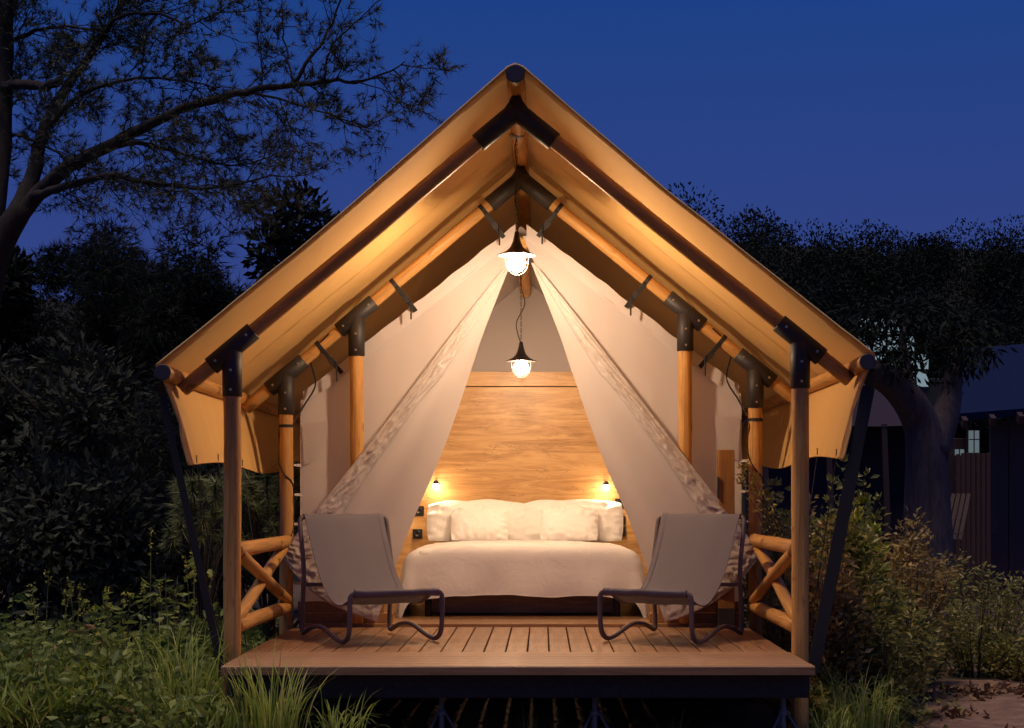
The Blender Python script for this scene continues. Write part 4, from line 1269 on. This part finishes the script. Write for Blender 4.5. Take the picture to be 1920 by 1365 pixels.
def sapling():
    rnd = random.Random(77); r = np.random.default_rng(77)
    x, y = 1.80, 11.0
    t = thing('twiggy_sapling', 'twiggy small-leaved sapling leaning over the right railing before the canvas', 'sapling', (x, y, -0.5))
    st, cs, ds = [], [], []
    for k in range(6):
        e = P(1380 + 11 * k + rnd.uniform(-4, 4), 872 + 14 * abs(k - 1.5) + rnd.uniform(-10, 10), y + rnd.uniform(-.1, .1))
        p = [Vector((x, y, -0.5)), Vector((x - 0.02, y, 0.2)), Vector((x - 0.10 + .02 * k, y, 0.62)), e]
        st.append(tube([spline(p, i / 10) for i in range(11)], [0.008 - 0.0006 * i for i in range(11)], 5, cap=False))
        for j in range(46):
            tt = 0.62 + 0.38 * rnd.random()
            o = Vector((rnd.gauss(0, 1), rnd.gauss(0, 1), rnd.gauss(0.3, .7)))
            cs.append(tuple(spline(p, tt) + o.normalized() * 0.02 * rnd.random())); ds.append(tuple(o))
    mobj('stems', *join(st), TWIG, t)
    n = len(cs)
    v, f = leaves(np.array(cs), np.array(ds), 0.042 * r.uniform(.6, 1.2, n), 0.018, 0.2, r)
    mobj('leaves', v, f, L_SHRUB, t, colors=tint(n, 4, r=r))
sapling()

# ------------------------------------------------------------------ feathery branches behind the left railing
def feathery(label, x, y, z0, z1, w, n, seed):
    rnd = random.Random(seed); r = np.random.default_rng(seed)
    t = thing('feathery_shrub', label, 'shrub', (x, y, ground_z(x, y)), group='feathery shrubs behind the left railing')
    st, cs, ds = [], [], []
    for k in range(n):
        a = rnd.uniform(0, 6.28)
        e = Vector((x + math.cos(a) * w / 2 * rnd.random() ** .4, y + math.sin(a) * w / 2 * rnd.random() ** .4, rnd.uniform(z0, z1)))
        p = [Vector((x, y, ground_z(x, y) - 0.02)), Vector((x, y, e.z * 0.4)).lerp(Vector((e.x, e.y, e.z * 0.5)), 0.3), e + Vector((0, 0, 0.08)), e]
        st.append(tube([spline(p, i / 8) for i in range(9)], [0.007 - 0.0006 * i for i in range(9)], 4, cap=False))
        for j in range(12):
            cs.append(tuple(spline(p, 0.55 + 0.45 * rnd.random()))); ds.append((rnd.gauss(0, .8), rnd.gauss(0, .8), rnd.gauss(-.3, .4)))
    mobj('stems', *join(st), TWIG, t)
    v, f = needles(np.array(cs), np.array(ds), 11, 0.115, 0.013, 0.6, r)
    mobj('leaves', v, f, L_ACAC, t, colors=tint(len(cs), 33, r=r))
feathery('pale feathery shrub seen between the left posts', -1.95, 12.3, 0.62, 1.12, 0.75, 46, 401)
feathery('feathery shrub left of the left front post', -2.38, 11.9, 0.5, 1.02, 0.7, 34, 402)

# ------------------------------------------------------------------ weeds and grasses at the left
def weed(label, px, py_top, y, seed, flower=False, spread=0.16, leafL=0.085, n=42, mat_=None, name='tall_weed', branches=4):
    rnd = random.Random(seed); r = np.random.default_rng(seed)
    top = P(px, py_top, y)
    x = top.x + rnd.uniform(-.05, .05)
    z0 = ground_z(x, y)
    t = thing(name, label, 'weed', (x, y, z0), group='tall weeds left of the deck')
    st, cs, ds, fl = [], [], [], []
    for k in range(branches):
        sp = 0 if k == 0 else spread
        e = top + Vector((rnd.uniform(-sp, sp), rnd.uniform(-sp, sp), -rnd.uniform(0, 0.35) * (k > 0) * (top.z - z0)))
        p = [Vector((x, y, z0 - .02)), Vector((x, y, z0)).lerp(e, 0.5) + Vector((rnd.uniform(-.03, .03), 0, 0)), e]
        st.append(tube([spline(p, i / 7) for i in range(8)], [0.0055 - 0.0005 * i for i in range(8)], 5, cap=False))
        hi = 0.68 if flower and k == 0 else 0.97
        for j in range(n // branches):
            tt = 0.15 + (hi - 0.15) * rnd.random()
            a = rnd.uniform(0, 6.28)
            cs.append(tuple(spline(p, tt))); ds.append((math.cos(a), math.sin(a), rnd.uniform(-0.2, 0.6)))
        if flower:
            for j in range(18):
                fl.append(tuple(spline(p, 0.80 + 0.2 * rnd.random()) + Vector((rnd.gauss(0, .012), rnd.gauss(0, .012), 0))))
    mobj('stems', *join(st), STEMG, t)
    m = len(cs)
    v, f = leaves(np.array(cs), np.array(ds), leafL * r.uniform(.5, 1.25, m), leafL * 0.45, 0.15, r)
    mobj('leaves', v, f, mat_ or L_WEED, t, colors=tint(m, 4, r=r))
    if fl:
        c = np.array(fl)
        v, f = leaves(c, r.normal(size=(len(c), 3)) + [0, 0, .5], 0.022, 0.014, 0.2, r)
        mobj('seed_head', v, f, L_LIME, t, colors=tint(len(c), 4, r=r))['kind'] = 'stuff'
weed('tallest weed at the left, a stalk with a pale seed head', 283, 990, 10.6, 501, True, branches=3)
weed('leafy weed with a thin spike close to the left front post', 362, 1030, 10.7, 502, True, 0.14, 0.10, 60)
weed('weed with a curled brown flower head in the left weeds', 200, 1100, 10.3, 503, True)
weed('weed with one thin flower stalk near the left edge', 92, 1065, 11.0, 504, True)
weed('broad-leaved weed in the middle of the left patch', 245, 1110, 10.5, 505, False, 0.2, 0.11, 70)
weed('leafy weed crowding the foot of the left front post', 395, 1120, 10.4, 506, False, 0.16, 0.10, 60)
weed('pale feathery weed at the left picture edge', 25, 1110, 11.0, 507, False, 0.25, 0.09, 70)
weed('low leafy weed at the bottom left corner', 60, 1190, 10.0, 508, False, 0.25, 0.10, 80)
weed('dense leafy weed left of the tall grass', 150, 1180, 10.1, 509, False, 0.25, 0.10, 80)
weed('leafy weed behind the tall grass clump', 320, 1180, 10.3, 510, False, 0.22, 0.10, 80)
weed('dry brown forked stalk among the left weeds', 165, 1165, 9.9, 511, False, 0.12, 0.07, 26, L_DRY, 'dry_weed', 5)
weed('dry russet stalk near the left bottom corner', 100, 1205, 9.7, 512, False, 0.12, 0.07, 26, L_DRY, 'dry_weed', 5)

for k_, (px_, py_, y_) in enumerate(((130, 1085, 10.9), (310, 1075, 10.9), (40, 1150, 10.4), (225, 1175, 10.0), (180, 1130, 10.6), (290, 1150, 10.2))):
    weed(('leafy stalk behind the forked dry weed', 'leafy stalk just left of the weed with a thin spike', 'leafy stalk low at the left picture edge', 'pale leafy stalk in front of the broad-leaved weed', 'thin leafy stalk between the two brown-topped weeds', 'bushy green stalk left of the tall grass clump')[k_], px_, py_, y_, 530 + k_, k_ in (0, 4), 0.15, 0.09, 56)

def grass(label, x, y, h, n, spread, seed, mat_=L_GRASS, wd=0.014, bend=0.5, z=None, group='clumps of long grass by the deck'):
    rnd = random.Random(seed); r = np.random.default_rng(seed)
    z0 = ground_z(x, y) if z is None else z
    vs, fs, cl = [], [], []
    for k in range(n):
        a = rnd.uniform(0, 6.28); q = rnd.random() ** .6 * spread
        b = Vector((math.cos(a) * q, math.sin(a) * q * 0.7, 0))
        a2 = a + rnd.gauss(0, 0.8)
        out = Vector((math.cos(a2), math.sin(a2), 0))
        L = h * rnd.uniform(0.5, 1.1); bd = bend * rnd.uniform(0.15, 1.5)
        s = out.cross(Vector((0, 0, 1))); w = wd * rnd.uniform(.6, 1.2)
        o = len(vs); N = 8
        p = b.copy(); ang = rnd.uniform(0.0, 0.22)
        for i in range(N + 1):
            tt = i / N
            ww = w * (1 - tt) ** 0.6 * 0.5 + 0.0004
            vs += [p + s * ww, p - s * ww]
            p = p + (Vector((0, 0, math.cos(ang))) + out * math.sin(ang)) * (L / N)
            ang += bd * 2.6 * tt / N * 1.9
        fs += [(o + 2 * i, o + 2 * i + 1, o + 2 * i + 3, o + 2 * i + 2) for i in range(N)]
        cl += [rnd.random()] * (2 * (N + 1))
    t = mobj('grass_clump', vs, fs, mat_, None, local=True, colors=np.array(cl))
    t.location = (x, y, z0)
    tag(t, label, 'grass', group)
    return t
grass('clump of bright long grass overlapping the left front corner of the deck', -1.33, 8.45, 0.62, 120, 0.16, 601, bend=0.55)
grass('clump of long grass with arching pale blades below the deck edge', -0.98, 8.55, 0.40, 80, 0.14, 602, bend=0.95)
grass('tall upright grass clump left of the deck corner', -1.98, 9.2, 0.72, 130, 0.22, 603, bend=0.5)
grass('short grass clump at the bottom, left of the deck', -1.72, 8.75, 0.40, 90, 0.2, 604, bend=0.8)
grass('wispy pale grass mound at the bottom right of the deck', 2.02, 9.55, 0.46, 190, 0.24, 605, bend=1.15, wd=0.006)
grass('straggly grass beside the right deck corner', 1.72, 9.0, 0.30, 60, 0.16, 606, bend=0.9, wd=0.006)
grass('thin grass sprig under the middle of the deck', 0.05, 9.1, 0.30, 16, 0.06, 607, bend=0.8, wd=0.006)
grass('thin grass sprig under the deck, right of the middle jack', 0.85, 9.0, 0.28, 18, 0.08, 608, bend=0.8, wd=0.006)
grass('small grass tuft at the lower left among fallen leaves', -2.6, 9.6, 0.34, 80, 0.2, 609, bend=0.8)

# low ground cover and leaf litter
def cover(name, label, boxes, leafL, hmax, mat_, seed, kindcat, wr=0.5, up=0.25):
    r = np.random.default_rng(seed)
    c = []
    for x0, x1, y0, y1, n in boxes:
        k = max(6, n // 70)
        cc = np.column_stack([r.uniform(x0, x1, k), r.uniform(y0, y1, k)])
        hh = r.uniform(0.35, 1.0, k) * hmax
        j = r.integers(0, k, n)
        xy = cc[j] + r.normal(size=(n, 2)) * 0.13
        z = r.random(n) ** 1.2 * hh[j]
        c.append(np.column_stack([xy, z]))
    c = np.concatenate(c)
    c[:, 2] += np.array([ground_z(a, b) for a, b in c[:, :2]])
    inside = (np.abs(c[:, 0]) < 1.68) & (c[:, 1] > 8.6)
    c = c[~inside]
    d = r.normal(size=c.shape); d[:, 2] = d[:, 2] * 0.4 + up
    n = len(c)
    sz = r.uniform(.3, 1.35, n) ** 1.3
    v, f = leaves(c, d, leafL * sz, leafL * wr * sz ** 0.7, 0.2, r)
    o = mobj(name, v, f, mat_, colors=tint(n, 4, r=r))
    o['kind'] = 'stuff'; tag(o, label, kindcat)
cover('weed_cover', 'low green weeds carpeting the ground left of the deck', [(-4.6, -1.75, 9.2, 12.5, 15000), (-6.5, -2.2, 12.5, 16, 8000), (-2.2, -1.72, 8.4, 11.5, 2600)], 0.08, 0.50, L_WEED, 701, 'weeds')
cover('grass_cover', 'long thin grass blades growing through the left weeds', [(-4.6, -1.75, 8.8, 11.5, 3600)], 0.26, 0.22, L_GRASS, 705, 'grass', 0.035, 1.6)
cover('shrub_cover', 'low tangled undergrowth right of the deck', [(1.75, 2.45, 9.8, 12.2, 4200), (1.8, 2.9, 12.2, 13.5, 1600), (2.4, 4.6, 12.6, 19, 7000)], 0.06, 0.32, L_SHRUB, 702, 'undergrowth')
cover('leaf_litter', 'fallen brown leaves on the ground around the deck', [(-4.6, -1.5, 8.6, 11, 1500), (1.7, 4.6, 9.0, 13, 900), (2.5, 3.7, 9.6, 11.8, 420)], 0.075, 0.03, L_DRY, 703, 'leaves')
cover('dry_stalks', 'dry straw and stalks among the left weeds', [(-4.2, -1.8, 9.0, 10.6, 1200)], 0.11, 0.30, L_DRY, 704, 'straw')
